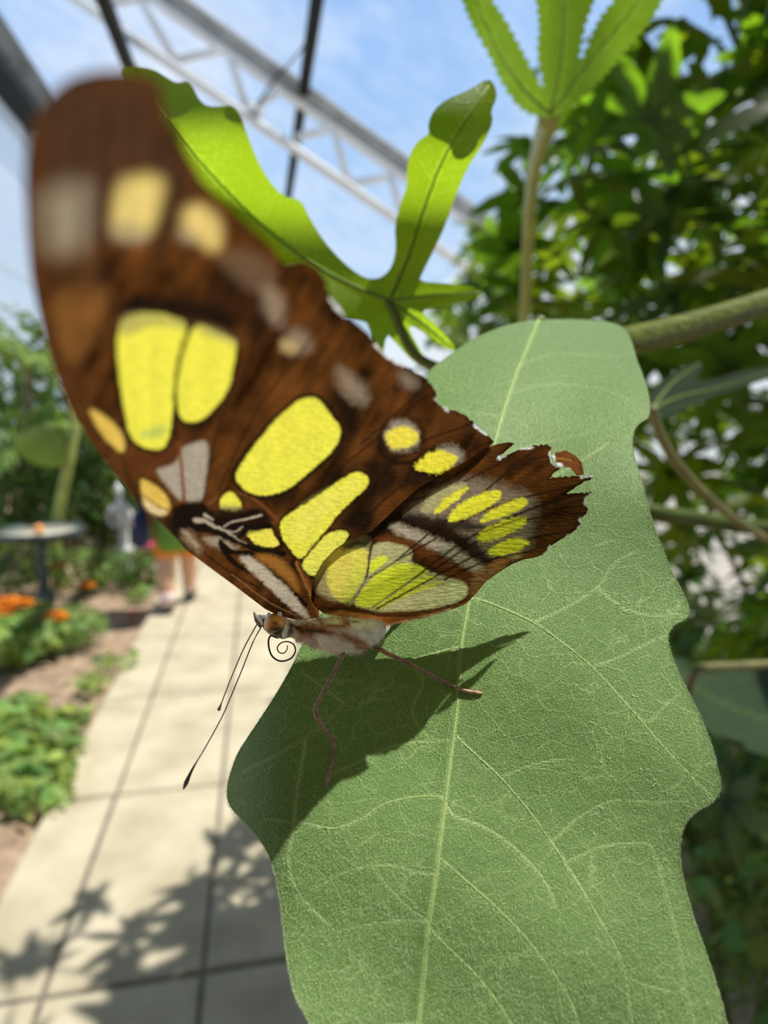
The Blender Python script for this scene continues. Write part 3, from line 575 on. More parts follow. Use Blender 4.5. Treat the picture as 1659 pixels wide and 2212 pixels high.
# ------------------------------------------------------------------ the downy leaf it stands on
LEAF = [(925,800),(960,775),(1000,745),(1050,718),(1100,700),(1160,690),(1230,689),(1300,692),(1345,703),(1365,735),(1375,775),(1385,800),(1398,835),(1405,870),(1403,903),(1384,912),(1370,928),(1365,960),(1375,1000),(1390,1050),(1405,1110),(1425,1170),(1450,1230),(1478,1285),(1490,1310),(1489,1330),(1478,1340),(1455,1350),(1443,1370),(1445,1395),(1460,1440),(1480,1480),(1510,1540),(1535,1600),(1550,1655),(1557,1700),(1550,1722),(1530,1738),(1500,1752),(1477,1780),(1468,1820),(1470,1870),(1480,1920),(1500,1990),(1530,2070),(1555,2150),(1570,2212),(1590,2280),(1570,2350),(1480,2400),(1350,2430),(1200,2520),(1000,2620),(860,2640),(800,2500),(770,2420),(720,2330),(690,2255),(668,2205),(637,2155),(625,2100),(616,2050),(611,1990),(603,1933),(594,1885),(580,1845),(558,1810),(535,1782),(508,1758),(492,1735),(489,1710),(494,1680),(511,1629),(536,1591),(570,1540),(600,1493),(633,1435),(648,1398),(690,1330),(750,1240),(820,1100),(880,950),(905,860)]
lf = smooth(LEAF, 2)
P2, FC = fill(lf, 5.5, 5.0); X, Y = P2[:, 0], P2[:, 1]
MID = [(1163,690),(1135,760),(1110,820),(1070,950),(1040,1100),(1010,1310),(995,1400),(990,1500),(978,1600),(960,1740),(945,1870),(925,2010),(905,2212),(880,2420),(862,2600)]
SEC = [[(1012,1290),(1063,1306),(1150,1345),(1206,1383),(1278,1442),(1360,1530),(1420,1600),(1480,1665),(1535,1720)],
       [(985,1590),(1010,1615),(1080,1680),(1140,1750),(1190,1820),(1230,1880),(1290,1980),(1335,2060),(1350,2110),(1370,2240)],
       [(965,1745),(985,1765),(1050,1790),(1120,1840),(1180,1910),(1200,1960)],
       [(952,1855),(985,1885),(1060,1950),(1120,2010),(1170,2070),(1225,2150),(1260,2250)],
       [(932,2010),(955,2035),(1030,2110),(1090,2190),(1140,2280)],
       [(1040,1110),(1090,1085),(1150,1055),(1230,1010),(1310,960)],[(1150,1345),(1210,1320),(1290,1270),(1330,1215),(1380,1190)],[(1290,1270),(1340,1310),(1400,1330),(1470,1328)],
       [(1278,1442),(1340,1420),(1400,1390),(1435,1375)],[(1360,1530),(1400,1560),(1440,1520),(1470,1500)],
       [(1230,1860),(1300,1830),(1380,1822),(1410,1835),(1430,1900),(1455,1990),(1470,2060),(1480,2140)],[(1350,2110),(1400,2130),(1460,2145),(1480,2140),(1500,2210)],
       [(993,1398),(930,1415),(880,1432),(800,1485),(745,1520),(700,1565),(640,1605),(600,1630),(560,1650),(525,1668)],
       [(984,1600),(930,1602),(850,1612),(790,1640),(700,1680)],[(963,1722),(900,1722),(830,1738),(780,1770),(720,1790),(650,1778),(575,1770)],
       [(660,1595),(650,1660),(640,1720),(632,1800),(622,1860),(645,1930),(720,2010)],[(925,1992),(870,1990),(800,1998),(730,2012)],[(925,1990),(880,1960),(850,1930),(800,1870)],[(905,2210),(850,2215),(760,2230)],
       [(880,1432),(915,1470),(890,1540),(930,1600)],[(745,1520),(690,1480),(650,1450)],[(1100,850),(1180,830),(1300,840),(1370,870)],[(1085,900),(1020,890),(950,880)],[(1120,790),(1200,765),(1340,770)],[(1062,985),(1160,960),(1290,930)],
       [(1190,1820),(1260,1760),(1330,1730),(1420,1735),(1490,1730)],[(1080,1680),(1160,1650),(1240,1640)],[(945,1890),(900,1885),(840,1870),(760,1880),(680,1920)]]
dm, tm = pdist(catmull(MID, 4), X, Y); vein = np.clip(1.2-dm/(5+1*tm), 0, 1)
for i, q in enumerate(SEC):
    d, t = pdist(catmull(q, 5), X+2*vnoise(X/25, Y/25, i), Y); vein = np.maximum(vein, (.85-.25*t)*np.clip(1.25-d/4.0, 0, 1)*(1 if i < 5 or i in (12, 14, 15) else .3 if 21 <= i <= 24 else .7))
ML = downy_leaf_mat('downy_leaf', (.112,.212,.052), (.44,.58,.25), (.30,.52,.06), .12, .9, 1.55)
LL = W(1000, 1500, z_leaf(1000, 1500))
leaf = empty('downy_lobed_leaf', LL, 'large downy grey-green lobed leaf carrying the butterfly', 'leaf')
zz = z_leaf(X, Y)+.00005*vnoise(X/22, Y/22, 61)+.00009*vein-.00012*np.clip(1-dm/30, 0, 1)
blade = mk('leaf_blade', W(X, Y, zz), FC, ML, leaf, True, np.stack([vein, vein*0, vein*0], 1), np.stack([X, Y, 0*X], 1)/100)
MV = simple('leaf_vein', (.27,.38,.11), .5, var=.12, scale=900, bump=.5, bscale=4000, bdist=.0001)
def leafvein(q, r0, r1, name):
    q = catmull(q, 6); P = W(q[:, 0], q[:, 1], z_leaf(q[:, 0], q[:, 1])+.00006); mb = MB(); mb.tube(P, np.linspace(r0, r1, len(q)), 8); mb.build(name, MV, leaf)
leafvein(MID, .00024, .00013, 'midrib')
for i in (0, 1, 3, 4, 12, 14): leafvein(SEC[i], .00008, .00003, 'side_vein')
# short white hairs standing on the blade
MH, nt, out = mat_new('leaf_hair'); p = nt.nodes.new('ShaderNodeBsdfPrincipled'); p.inputs['Base Color'].default_value = (.66,.82,.46,1); p.inputs['Roughness'].default_value = .4; nt.links.new(p.outputs[0], out.inputs[0])
HX = []; HY = []
on = resample(lf, 3.2); m = (on[:, 1] < 2700); on = on[m]
for k in range(3): HX.append(on[:, 0]+RNG.normal(0, 1.2, len(on))); HY.append(on[:, 1]+RNG.normal(0, 1.2, len(on)))
NH = 210000; rx = RNG.uniform(480, 1600, NH); ry = RNG.uniform(690, 2640, NH); pr = np.clip(1.25-(ry-690)/1400, .7, 1); kk = inside(lf, rx, ry) & (RNG.random(NH) < pr); HX.append(rx[kk]); HY.append(ry[kk])
HX = np.concatenate(HX); HY = np.concatenate(HY); Pb = W(HX, HY, z_leaf(HX, HY)); n = len(HX)
nl = np.cross(W(HX+2, HY, z_leaf(HX+2, HY))-Pb, W(HX, HY+2, z_leaf(HX, HY+2))-Pb); nl /= np.linalg.norm(nl, axis=1)[:, None]
nl *= np.sign((nl*(CAM-Pb)).sum(1))[:, None]
tipd = W(HX, HY+8, z_leaf(HX, HY+8))-Pb; tipd /= np.linalg.norm(tipd, axis=1)[:, None]
D = nl*.75+tipd*.75+RNG.normal(0, .16, (n, 3)); D /= np.linalg.norm(D, axis=1)[:, None]; ln = RNG.uniform(.00016, .00042, n)[:, None]
S = np.cross(D, RNG.normal(size=(n, 3))); S /= np.linalg.norm(S, axis=1)[:, None]; S2 = np.cross(D, S); r = .0000095
V = np.stack([Pb+S*r, Pb-S*.5*r+S2*.87*r, Pb-S*.5*r-S2*.87*r, Pb+D*ln], 1).reshape(-1, 3)
FH = [(4*i+a, 4*i+b, 4*i+3) for i in range(n) for a, b in ((0, 1), (1, 2), (2, 0))]
h = mk('leaf_hairs', V, FH, MH, leaf, True); h['kind'] = 'stuff'; h['label'] = 'fine white hairs covering the leaf'
# dried droppings: little white flecks on the blade
mb = MB()
for cx, cy in ((1340,1300),(1352,1312),(1346,1296),(1365,1308),(1376,1500),(1390,1665),(1412,1690),(1300,1750),(1310,1640),(1280,1560)):
    for k in range(5):
        x = cx+RNG.normal(0, 7); y = cy+RNG.normal(0, 6); c0 = W(x, y, z_leaf(x, y)-.00005); mb.ball(c0, RNG.uniform(.00003, .00008, 3), 6, 4)
f_ = mb.build('pale_flecks', simple('fleck', (.75,.80,.72), .5, scale=3000), leaf)

# ------------------------------------------------------------------ leaf kit for the plants
def strip(L, Wd, rows=7, fold=.25, droop=.2, prof='lance', serr=0.0, ph=0.0, twist=0.0):
    V = []; Fc = []
    for i in range(rows+1):
        t = i/rows
        w_ = {'lance': math.sin(math.pi*min(1, t*.92+.08))**.8, 'round': math.sqrt(max(0, math.sin(math.pi*(t*.97+.015)))), 'blade': (1-t)**.6*min(1, .4+3*t)}[prof]*Wd*.5
        if serr: w_ *= 1+serr*(1 if i % 2 else -1)
        y = L*t; z = -droop*L*t*t; a = twist*t
        for s in (-1, 0, 1):
            x = s*w_; V.append((x*math.cos(a), y+ (abs(s)*serr*L/rows*.5), z+abs(s)*w_*fold+x*math.sin(a)))
    for i in range(rows):
        for k in (0, 1): a = i*3+k; Fc.append((a, a+1, a+4, a+3))
    return np.array(V), Fc
def palmate(n=7, L=1, Wd=.26, spread=2.3, serr=.08, droop=.25, rows=8, back=.55):
    mb = MB()
    for i in range(n):
        u = 0 if n == 1 else (i/(n-1)*2-1); a = u*spread; l = L*(1-(1-back)*abs(u)**1.3)
        V, Fc = strip(l, Wd*(.75+.35*(1-abs(u))), rows, .18, droop*(.7+.6*abs(u)), 'lance', serr)
        c, s = math.cos(a), math.sin(a); V = V@np.array([[c, -s, 0], [s, c, 0], [0, 0, 1]]); mb.add(V, Fc)
    return np.vstack(mb.v), mb.f
def orient(nrm, head):
    z = np.asarray(nrm, float); z = z/np.linalg.norm(z); y = head-z*np.dot(head, z); y = y/(np.linalg.norm(y)+1e-9); return np.stack([np.cross(y, z), y, z])
def scatter(name, mat, parent, shapes, items, loc=None, hue=.25, bright=(.55, 1.25)):
    """items: (position, normal, heading, size) -> one mesh of leaves, each leaf its own tint"""
    Vs = []; Fs = []; Cs = []; n = 0
    for (p, nr, hd, sz) in items:
        V, Fc = shapes[RNG.integers(len(shapes))]
        Vs.append(np.asarray(p)+(V*sz)@orient(nr, hd)); Fs += [tuple(i+n for i in f) for f in Fc]; n += len(V)
        b = RNG.uniform(*bright); y = RNG.uniform(-hue, hue); Cs.append(np.tile([b*(1+y), b, b*(1-.6*y)], (len(V), 1)))
    return mk(name, np.vstack(Vs), Fs, mat, parent, True, np.clip(np.vstack(Cs), 0, 2), None, loc)
def rnd_dir(up=.6):
    v = RNG.normal(size=3); v /= np.linalg.norm(v); v[2] = abs(v[2])*.6+up; return v/np.linalg.norm(v)

M_pap = foliage_mat('vine_leaf', (.026,.052,.009), (.34,.56,.014), .40, .42, .35, .3, 14)
M_stem = simple('green_stem', (.10,.135,.022), .55, var=.35, scale=60, bump=.4, bscale=300, bdist=.001)
M_stemb = simple('brown_stem', (.20,.15,.08), .7, var=.35, scale=30, bump=.4, bscale=150, bdist=.002)

# ------------------------------------------------------------------ bright lobed leaf behind the wing, seen from below
def traced_leaf(name, label, outline, zfun, mids, mat, step=9, sm=2, cup=.0, cat='leaf', group=None, vw=5, ribr=.0004, base=None):
    o = smooth(outline, sm); P2, FC = fill(o, step, step*.8); X, Y = P2[:, 0], P2[:, 1]
    v = np.zeros(len(X)); rid = np.full(len(X), 1e9)
    for q in mids:
        d, t = pdist(catmull(q, 5), X, Y); v = np.maximum(v, np.clip(1.2-d/vw, 0, 1)); rid = np.minimum(rid, d); ss_ = t*sum(math.dist(a, b) for a, b in zip(q[:-1], q[1:])); ph = (ss_-d*.8)/34.; lat = np.abs(ph-np.round(ph))*34; v = np.maximum(v, .40*np.clip(1.3-lat/2.2, 0, 1)*np.clip(1-d/75, 0, 1)*(d < rid+1e-6))
    z = zfun(X, Y); z = z*(1-cup*np.clip(rid/90, 0, 1.3))
    b = base or mids[0][0]; L0 = W(b[0], b[1], float(zfun(np.array(b[0], float), np.array(b[1], float))))
    r = empty(name, L0, label, cat, group)
    mk('leaf_blade', W(X, Y, z), FC, mat, r, True, np.stack([v*.8, v*0, v*0], 1), np.stack([X, Y, 0*X], 1)/100)
    for q in mids:
        qq = catmull(q, 6); zz = zfun(qq[:, 0], qq[:, 1])*(.997); mb = MB(); mb.tube(W(qq[:, 0], qq[:, 1], zz), np.linspace(ribr, ribr*.35, len(qq)), 8); mb.build('leaf_rib', M_rib, r)
    return r
M_rib = simple('light_rib', (.15,.26,.03), .5, var=.1, scale=200)
ULEAF = [(255,148),(290,145),(330,150),(360,168),(382,180),(405,174),(418,190),(430,216),(448,230),(480,230),(503,227),(520,250),(535,293),(555,345),(582,392),(612,425),(650,431),(668,470),(700,522),(740,566),(775,594),(802,604),(828,598),(848,574),(856,535),(852,490),(865,440),(880,402),(878,370),(886,330),(905,302),(928,290),(924,270),(936,238),(965,214),(1010,196),(1055,168),(1070,186),(1074,212),(1060,240),(1066,262),(1045,310),(1010,362),(985,420),(965,480),(940,535),(912,590),(905,608),(960,612),(1010,616),(1052,630),(1010,652),(950,664),(905,672),(945,704),(992,760),(955,752),(900,706),(880,705),(905,752),(935,800),(895,785),(850,735),(835,720),(825,780),(800,770),(800,700),(770,690),(700,690),(620,640),(500,520),(400,400),(330,290),(280,210)]
zU = lambda x, y: .125-.012*np.clip((700-y)/500, -.3, 1.2)+.008*np.clip((830-x)/500, -1, 1.2)+.004*np.sin(np.asarray(y)/60.)
M_U = downy_leaf_mat('bright_leaf', (.075,.16,.010), (.24,.37,.04), (.42,.64,.015), .60, .05, 1.1, .4)
traced_leaf('bright_lobed_leaf', 'bright green deeply lobed leaf lit from above behind the wing', ULEAF, zU,
            [[(840,650),(760,615),(660,560),(560,480),(460,380),(380,285),(300,180)], [(840,650),(880,560),(920,440),(965,330),(1055,185)], [(840,650),(920,640),(1040,632)], [(845,655),(900,690),(975,750)], [(845,655),(880,720),(920,785)]], M_U, 9, 1, .03)
M_pst = simple('pale_stem', (.30,.34,.09), .5, var=.2, scale=40)
def petiole(root, pts, r, mat=None):
    q = catmull(np.array(pts, float), 7); mb = MB(); mb.tube(q, np.linspace(r, r*1.3, len(q)), 8); mb.build('petiole', mat or M_stem, root)
petiole(bpy.data.objects['bright_lobed_leaf'], [W(840,652,.1195), W(900,770,.122), W(1000,800,.124), W(1120,775,.124), W(1240,752,.1245)], .0009)
petiole(leaf, [W(1163,692,float(z_leaf(1163,692))+.0006), W(1200,720,.116), W(1260,748,.121), W(1330,743,.1275)], .0010)
# serrated leaf hanging in at the top
def serrate(P, amp, step):
    P = resample(smooth(P, 1), step); out = []
    for i, q in enumerate(P):
        d = P[(i+1) % len(P)]-P[i-1]; d /= np.linalg.norm(d)+1e-9; nrm = np.array([d[1], -d[0]]); out.append(q+nrm*amp*(1 if i % 2 else -1))
    return out
M_V = downy_leaf_mat('serrated_leaf', (.035,.080,.008), (.12,.20,.03), (.17,.30,.015), .55, .0, 1.4, .6, .08)
SV = [(985,-60),(1000,10),(1022,60),(1060,125),(1085,185),(1130,245),(1185,255),(1215,245),(1275,200),(1345,120),(1420,30),(1455,-60),(1380,-60),(1330,-5),(1290,45),(1268,100),(1250,140),(1262,60),(1285,0),(1300,-60),(1150,-60),(1158,0),(1165,60),(1160,105),(1165,150),(1178,200),(1150,150),(1110,75),(1085,30),(1062,0),(1050,-60)]
zV = lambda x, y: .235-.07*np.clip((250-y)/300, -1, 1)+.01*np.sin(np.asarray(x)/50.)
traced_leaf('serrated_leaf', 'green saw-toothed lobed leaf hanging in at the top against the sky', serrate(SV, 3.5, 13), zV,
            [[(1185,245),(1120,180),(1060,80),(1010,-50)], [(1188,245),(1212,130),(1222,-50)], [(1192,245),(1260,150),(1350,40),(1420,-50)]], M_V, 9, 0, .02, vw=4, ribr=.0006)

petiole(bpy.data.objects['serrated_leaf'], [W(1188,250,.236), W(1172,300,.30), W(1152,380,.42), W(1143,480,.52), W(1135,640,.60), W(1130,800,.64), W(1130,1100,.66), W(1140,1600,.68), (.16,.72,-.05)], .0042, M_pst)
# long green stem crossing on the right and thinner ones
def stem(name, label, pts, r0, r1, mat, seg=10, cat='stem', group=None, extra=None):
    q = catmull(np.array(pts, float), 8); P = W(q[:, 0], q[:, 1], q[:, 2])
    if extra is not None: P = np.vstack([P, extra])
    mb = MB(); mb.tube(P, np.linspace(r0, r1, len(P)), seg); o = mb.build(name, mat, None, True, P[0]); return props(o, label, cat, group)
M_stripe, nt, out = mat_new('striped_stem'); p = nt.nodes.new('ShaderNodeBsdfPrincipled'); wv = nt.nodes.new('ShaderNodeTexNoise'); oc = objcoord(nt); mp = nt.nodes.new('ShaderNodeMapping'); mp.inputs['Rotation'].default_value = (0, .25, 0); mp.inputs['Scale'].default_value = (25, 900, 900)
nt.links.new(oc, mp.inputs[0]); nt.links.new(mp.outputs[0], wv.inputs['Vector']); wv.inputs['Scale'].default_value = 1.3
r = nt.nodes.new('ShaderNodeValToRGB'); r.color_ramp.elements[0].color = (.045,.062,.006,1); r.color_ramp.elements[1].color = (.13,.16,.018,1); p.inputs['Specular IOR Level'].default_value = .15; r.color_ramp.elements[0].position = .35; r.color_ramp.elements[1].position = .68
nt.links.new(wv.outputs['Fac'], r.inputs[0]); nt.links.new(r.outputs[0], p.inputs['Base Color']); p.inputs['Roughness'].default_value = .5; nt.links.new(p.outputs[0], out.inputs[0])
stem('thick_stem', 'thick ridged green stem reaching in from the side to the downy leaf', [(1230,752,.122),(1330,742,.128),(1400,728,.135),(1500,702,.145),(1600,672,.155),(1700,640,.165),(1900,580,.185)], .0030, .0036, M_stripe, 16, extra=catmull(np.array([W(1960,575,.20), (.28,.24,1.52), (.46,.36,1.2), (.55,.42,.6), (.58,.44,-.05)]), 6))
M_stemy = simple('olive_stem', (.15,.145,.05), .6, var=.3, scale=80)
stem('thin_stem', 'thin olive stem sloping down beside the notch of the downy leaf', [(1408,880,.22),(1420,925,.225),(1450,985,.23),(1500,1045,.24),(1545,1088,.25),(1600,1130,.27),(1700,1190,.30)], .0017, .0017, M_stemy)
stem('thin_stem', 'straight green stem running level behind the downy leaf', [(1340,1090,.26),(1410,1106,.26),(1500,1120,.27),(1580,1132,.28),(1680,1145,.29),(1800,1158,.30)], .0033, .0036, simple('deep_green_stem', (.055,.085,.015), .5, var=.3, scale=60, spec=.2))
stem('thin_stem', 'pale stem bent over the dark leaf low on the side', [(1480,1520,.30),(1490,1475,.30),(1505,1448,.30),(1540,1440,.31),(1600,1438,.32),(1700,1432,.33)], .0021, .0021, M_stemy)
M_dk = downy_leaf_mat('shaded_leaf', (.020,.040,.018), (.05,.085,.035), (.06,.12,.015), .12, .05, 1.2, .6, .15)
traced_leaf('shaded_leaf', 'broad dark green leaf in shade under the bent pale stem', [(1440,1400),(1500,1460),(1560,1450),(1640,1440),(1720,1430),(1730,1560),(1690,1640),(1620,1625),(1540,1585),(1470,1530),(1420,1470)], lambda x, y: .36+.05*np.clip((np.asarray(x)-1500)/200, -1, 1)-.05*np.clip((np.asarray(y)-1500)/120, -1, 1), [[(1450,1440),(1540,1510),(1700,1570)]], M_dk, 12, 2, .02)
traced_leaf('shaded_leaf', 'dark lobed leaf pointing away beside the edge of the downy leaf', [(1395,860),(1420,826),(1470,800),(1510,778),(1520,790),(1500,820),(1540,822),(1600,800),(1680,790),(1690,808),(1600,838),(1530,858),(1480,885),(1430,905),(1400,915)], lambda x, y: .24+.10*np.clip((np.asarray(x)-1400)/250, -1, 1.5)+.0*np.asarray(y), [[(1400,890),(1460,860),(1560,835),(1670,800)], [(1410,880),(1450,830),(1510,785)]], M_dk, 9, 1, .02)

# ------------------------------------------------------------------ greenhouse shell
M_soil = simple('soil', (.36,.255,.175), .95, var=.4, scale=14, bump=.9, bscale=45, bdist=.02)
M_white = simple('white_paint', (.95,.94,.91), .45, var=.08, scale=6); M_dirty = simple('grey_steel', (.42,.40,.36), .5, var=.3, scale=5); M_iron = simple('dark_steel', (.022,.022,.019), .7, var=.3, scale=6, spec=.15)
gx = np.linspace(-9, 9, 91); gy = np.linspace(-2.5, 16, 93)
GX, GY = np.meshgrid(gx, gy); GZ = .015*fbm(GX*2.2, GY*2.2, 91, 4)-.045
FCg = [(j*91+i, j*91+i+1, (j+1)*91+i+1, (j+1)*91+i) for j in range(92) for i in range(90)]
fl_ = mk('floor', np.stack([GX.ravel(), GY.ravel(), GZ.ravel()], 1), FCg, M_soil); fl_['kind'] = 'structure'
# path of concrete flags
e0 = ground(0, 1930); j1 = ground(101, 2123); j2 = ground(439, 2102)
a0, a1, a2 = (float(np.dot(q, PR)) for q in (e0, j1, j2)); wd = a2-a1
lines = [a0, a1, a2, a2+wd, a2+wd*1.7]
s0 = float(np.dot(ground(440, 2098), PD)); st = .90
M_conc, nt, out = mat_new('concrete'); p = nt.nodes.new('ShaderNodeBsdfPrincipled'); oc = objcoord(nt)
n1 = nt.nodes.new('ShaderNodeTexNoise'); n1.inputs['Scale'].default_value = 5; n1.inputs['Detail'].default_value = 6; nt.links.new(oc, n1.inputs['Vector'])
r = nt.nodes.new('ShaderNodeValToRGB'); r.color_ramp.elements[0].position = .3; r.color_ramp.elements[0].color = (.40,.35,.24,1); r.color_ramp.elements[1].position = .62; r.color_ramp.elements[1].color = (.54,.48,.35,1)
nt.links.new(n1.outputs['Fac'], r.inputs[0]); nt.links.new(r.outputs[0], p.inputs['Base Color']); p.inputs['Roughness'].default_value = .9
b, _ = noise_bump(nt, 120, .3, .003, oc); nt.links.new(b.outputs['Normal'], p.inputs['Normal']); nt.links.new(p.outputs[0], out.inputs[0])
mb = MB(); ex_, ey_, ez_ = PR, PD, np.array([0, 0, 1.0])
mb2 = MB(); mb2.box(PR*(lines[0]+lines[-1])/2+PD*(s0+5.5)+ez_*-.05, PR*(lines[-1]-lines[0]-.02), PD*16, ez_*.09)
for i in range(4):
    for k in range(-3, 14):
        x0, x1 = lines[i]+.006, lines[i+1]-.006; y0, y1 = s0+k*st+.007, s0+(k+1)*st-.007; bv = .006
        V = []; zt = .004*vnoise(np.array(i*3.7), np.array(k*2.1), 5)
        for (dx, z) in ((0, -.06), (0, -bv+zt), (bv, zt)):
            for (x, y) in ((x0+dx, y0+dx), (x1-dx, y0+dx), (x1-dx, y1-dx), (x0+dx, y1-dx)): V.append(PR*x+PD*y+ez_*z)
        mb.add(V, [(0, 1, 5, 4), (1, 2, 6, 5), (2, 3, 7, 6), (3, 0, 4, 7), (4, 5, 9, 8), (5, 6, 10, 9), (6, 7, 11, 10), (7, 4, 8, 11), (8, 9, 10, 11)])
pth = mb.build('path', M_conc, None, False); pth['kind'] = 'structure'
mb2.build('path_bed', simple('joint_grit', (.16,.14,.11), .95, scale=30), pth, False)

# truss: white lattice rafter in a plane across the house
KS = 1.75; T0 = W(600, 190, 4.0*KS)
def onT(px, py, back=0.0): return ray_plane(px, py, T0+PD*back, PD)
ua = onT(330, -4); ub = onT(882, 388); rd = (ub-ua)/np.linalg.norm(ub-ua)   # down the slope
ridge = ua-rd*1.7*KS; eave = ub+rd*((2.85-np.dot(ub, PR))/np.dot(rd, PR))
nrm_roof = np.cross(PD, rd); nrm_roof *= np.sign(nrm_roof[2]); nrm_roof /= np.linalg.norm(nrm_roof)
tr = empty('roof_truss', ub, 'white lattice roof truss sloping across the sky', 'roof truss')
mb = MB(); mb.tube([ridge-nrm_roof*.01, eave-nrm_roof*.01], .045, 12); mb.build('lower_tube', M_white, tr)
mb = MB(); c0 = (ridge+eave)/2+nrm_roof*.10; mb.box(c0, eave-ridge, PD*.09, nrm_roof*.13); mb.build('upper_rail', M_dirty, tr, False)
mb = MB(); mb.box(c0+nrm_roof*.075-PD*.01, eave-ridge, PD*.12, nrm_roof*.02); mb.build('rail_flange', M_white, tr, False)
la = onT(160, -6); lb = onT(850, 468); ld = (lb-la)/np.linalg.norm(lb-la)
mb = MB(); mb.tube([la-ld*1.2*KS, lb+ld*2.0*KS], .056, 12); mb.build('bottom_chord', M_white, tr)
for a, b in (((193,15),(300,-4)), ((301,-4),(377,127)), ((377,130),(491,106)), ((491,106),(530,226)), ((639,296),(722,278)), ((720,278),(752,392)), ((756,396),(846,382)), ((844,384),(868,462)), ((868,470),(965,452)), ((545,236),(610,192))):
    mb = MB(); mb.tube([onT(*a), onT(*b)], .040, 8); mb.build('lattice_strut', M_white, tr)
mb = MB(); cpl = onT(550, 240); mb.tube([cpl-ld*.08, cpl+ld*.08], .066, 14); mb.tube([cpl-nrm_roof*.09, cpl+nrm_roof*.09], .034, 10); mb.build('coupling', M_white, tr)
def pur(name, label, px, py, r, f0, f1, mat, back=0.0, sq=True, q=None):
    c = onT(px, py, back) if q is None else q
    a, b = c+PD*f0, c+PD*f1; mb = MB()
    if sq: mb.box((a+b)/2, b-a, PR*2*r, ez_*2*r)
    else: mb.tube([a, b], r, 10)
    o = mb.build(name, mat, None, False, c); return props(o, label, 'roof bar', None)
pur('purlin', 'dark steel bar running lengthwise through the lattice truss', 655, 200, .052, -6.5, 8.7, M_iron)
pur('purlin', 'short dark bar showing between the wing tip and the truss', 262, 100, .058, -6.5, 8.7, M_iron)
_d = W(40, 205, 1.0)-CAM; pur('purlin', 'heavy dark gutter beam beside the wing tip at the upper corner', 40, 205, .17*np.dot(_d, FWD)*(-4.7/np.dot(_d, PR))/5.2, -7, 14, M_iron, q=CAM+_d*(-4.7/np.dot(_d, PR)))
cab = catmull(np.array([onT(545, 262), onT(560, 232), onT(590, 185), onT(640, 130), onT(668, 88)])-PD*.10, 8); mb = MB(); mb.tube(cab, .012, 8); props(mb.build('cable', M_iron, None, True, cab[0]), 'thin dark cable looping from the truss coupling up to the dark bar', 'cable')
# glazing: roof slope, left slope, side and end sheets
M_glass = film_mat('roof_glazing', (.97,.985,1), .95, .03); M_sheet = film_mat('sheet_wall', (.93,.96,.98), .25, .03)
up_ = nrm_roof*.13
def sheet(name, A_, B_, n0, n1, mat, off):
    """a glazed sheet from line A to line B, running along the house, with real thickness"""
    V = [A_+PD*n0+off, B_+PD*n0+off, B_+PD*n1+off, A_+PD*n1+off]; o = mk(name, V, [(0, 1, 2, 3)], mat, None, False); o['kind'] = 'structure'; return o
sheet('ceiling_slope', ridge, eave, -6.5, 9, M_glass, up_)
_d = W(40, 205, 1.0)-CAM; gut = CAM+_d*(-4.7/np.dot(_d, PR)); gut_t = gut.copy()
sheet('ceiling_far_slope', ridge, gut_t+PD*0+np.array([0, 0, .09]), -6.5, 9, M_glass, up_*0+np.array([0, 0, .04]))
gb = gut.copy(); gb[2] = -.05
wl = sheet('wall_left', gut, gb, -5.5, 11, M_sheet, -PR*.1)
fr = PD*-1.6; Vf = [fr+PR*(-4.68)+ez_*-.05, fr+PR*2.84+ez_*-.05, fr+PR*2.84+ez_*3.4, fr+PR*(-3.5)+ez_*7.0, fr+PR*(-4.68)+ez_*7.0]; Vf = Vf+[v-PD*.2 for v in Vf]  # unseen wall added behind the camera to block sky fill from there
wf = mk('wall_front_blocker', Vf, [(0, 1, 2, 3, 4), (9, 8, 7, 6, 5), (0, 5, 6, 1), (1, 6, 7, 2), (2, 7, 8, 3), (3, 8, 9, 4), (4, 9, 5, 0)], simple('blocker_brown', (.20,.15,.11), .9, var=.4, scale=3, bump=.5, bscale=14, bdist=.02), None, False); wf['kind'] = 'structure'
# thin glazing wires on the left sheet
eb = eave.copy(); eb[2] = -.05
sheet('wall_right', eave, eb, -6.5, 9, film_mat('sheet_wall_clear', (.93,.97,1), .35, .03), PR*.05)
far = PD*(np.dot(T0, PD)+8.9)
l0, r0 = np.dot(gut, PR), np.dot(eave, PR); rz, rr = ridge[2], np.dot(ridge, PR)
V = [far+PR*l0+ez_*-.05, far+PR*r0+ez_*-.05, far+PR*r0+ez_*eave[2], far+PR*rr+ez_*rz, far+PR*l0+ez_*gut[2]]
wb = mk('wall_back', V, [(0, 1, 2, 3, 4)], film_mat('end_sheet', (.93,.96,.98), .55, .03), None, False); wb['kind'] = 'structure'
for i, hh in enumerate((4.2, 3.4, 2.7, 2.0)):
    a = gut.copy(); a[2] = hh; mb = MB(); mb.tube([a-PD*4-PR*.06, a+PD*10-PR*.06], .010, 6)
    o = mb.build('trim_%d' % (i+1), M_dirty, None, True, a); o['kind'] = 'structure'

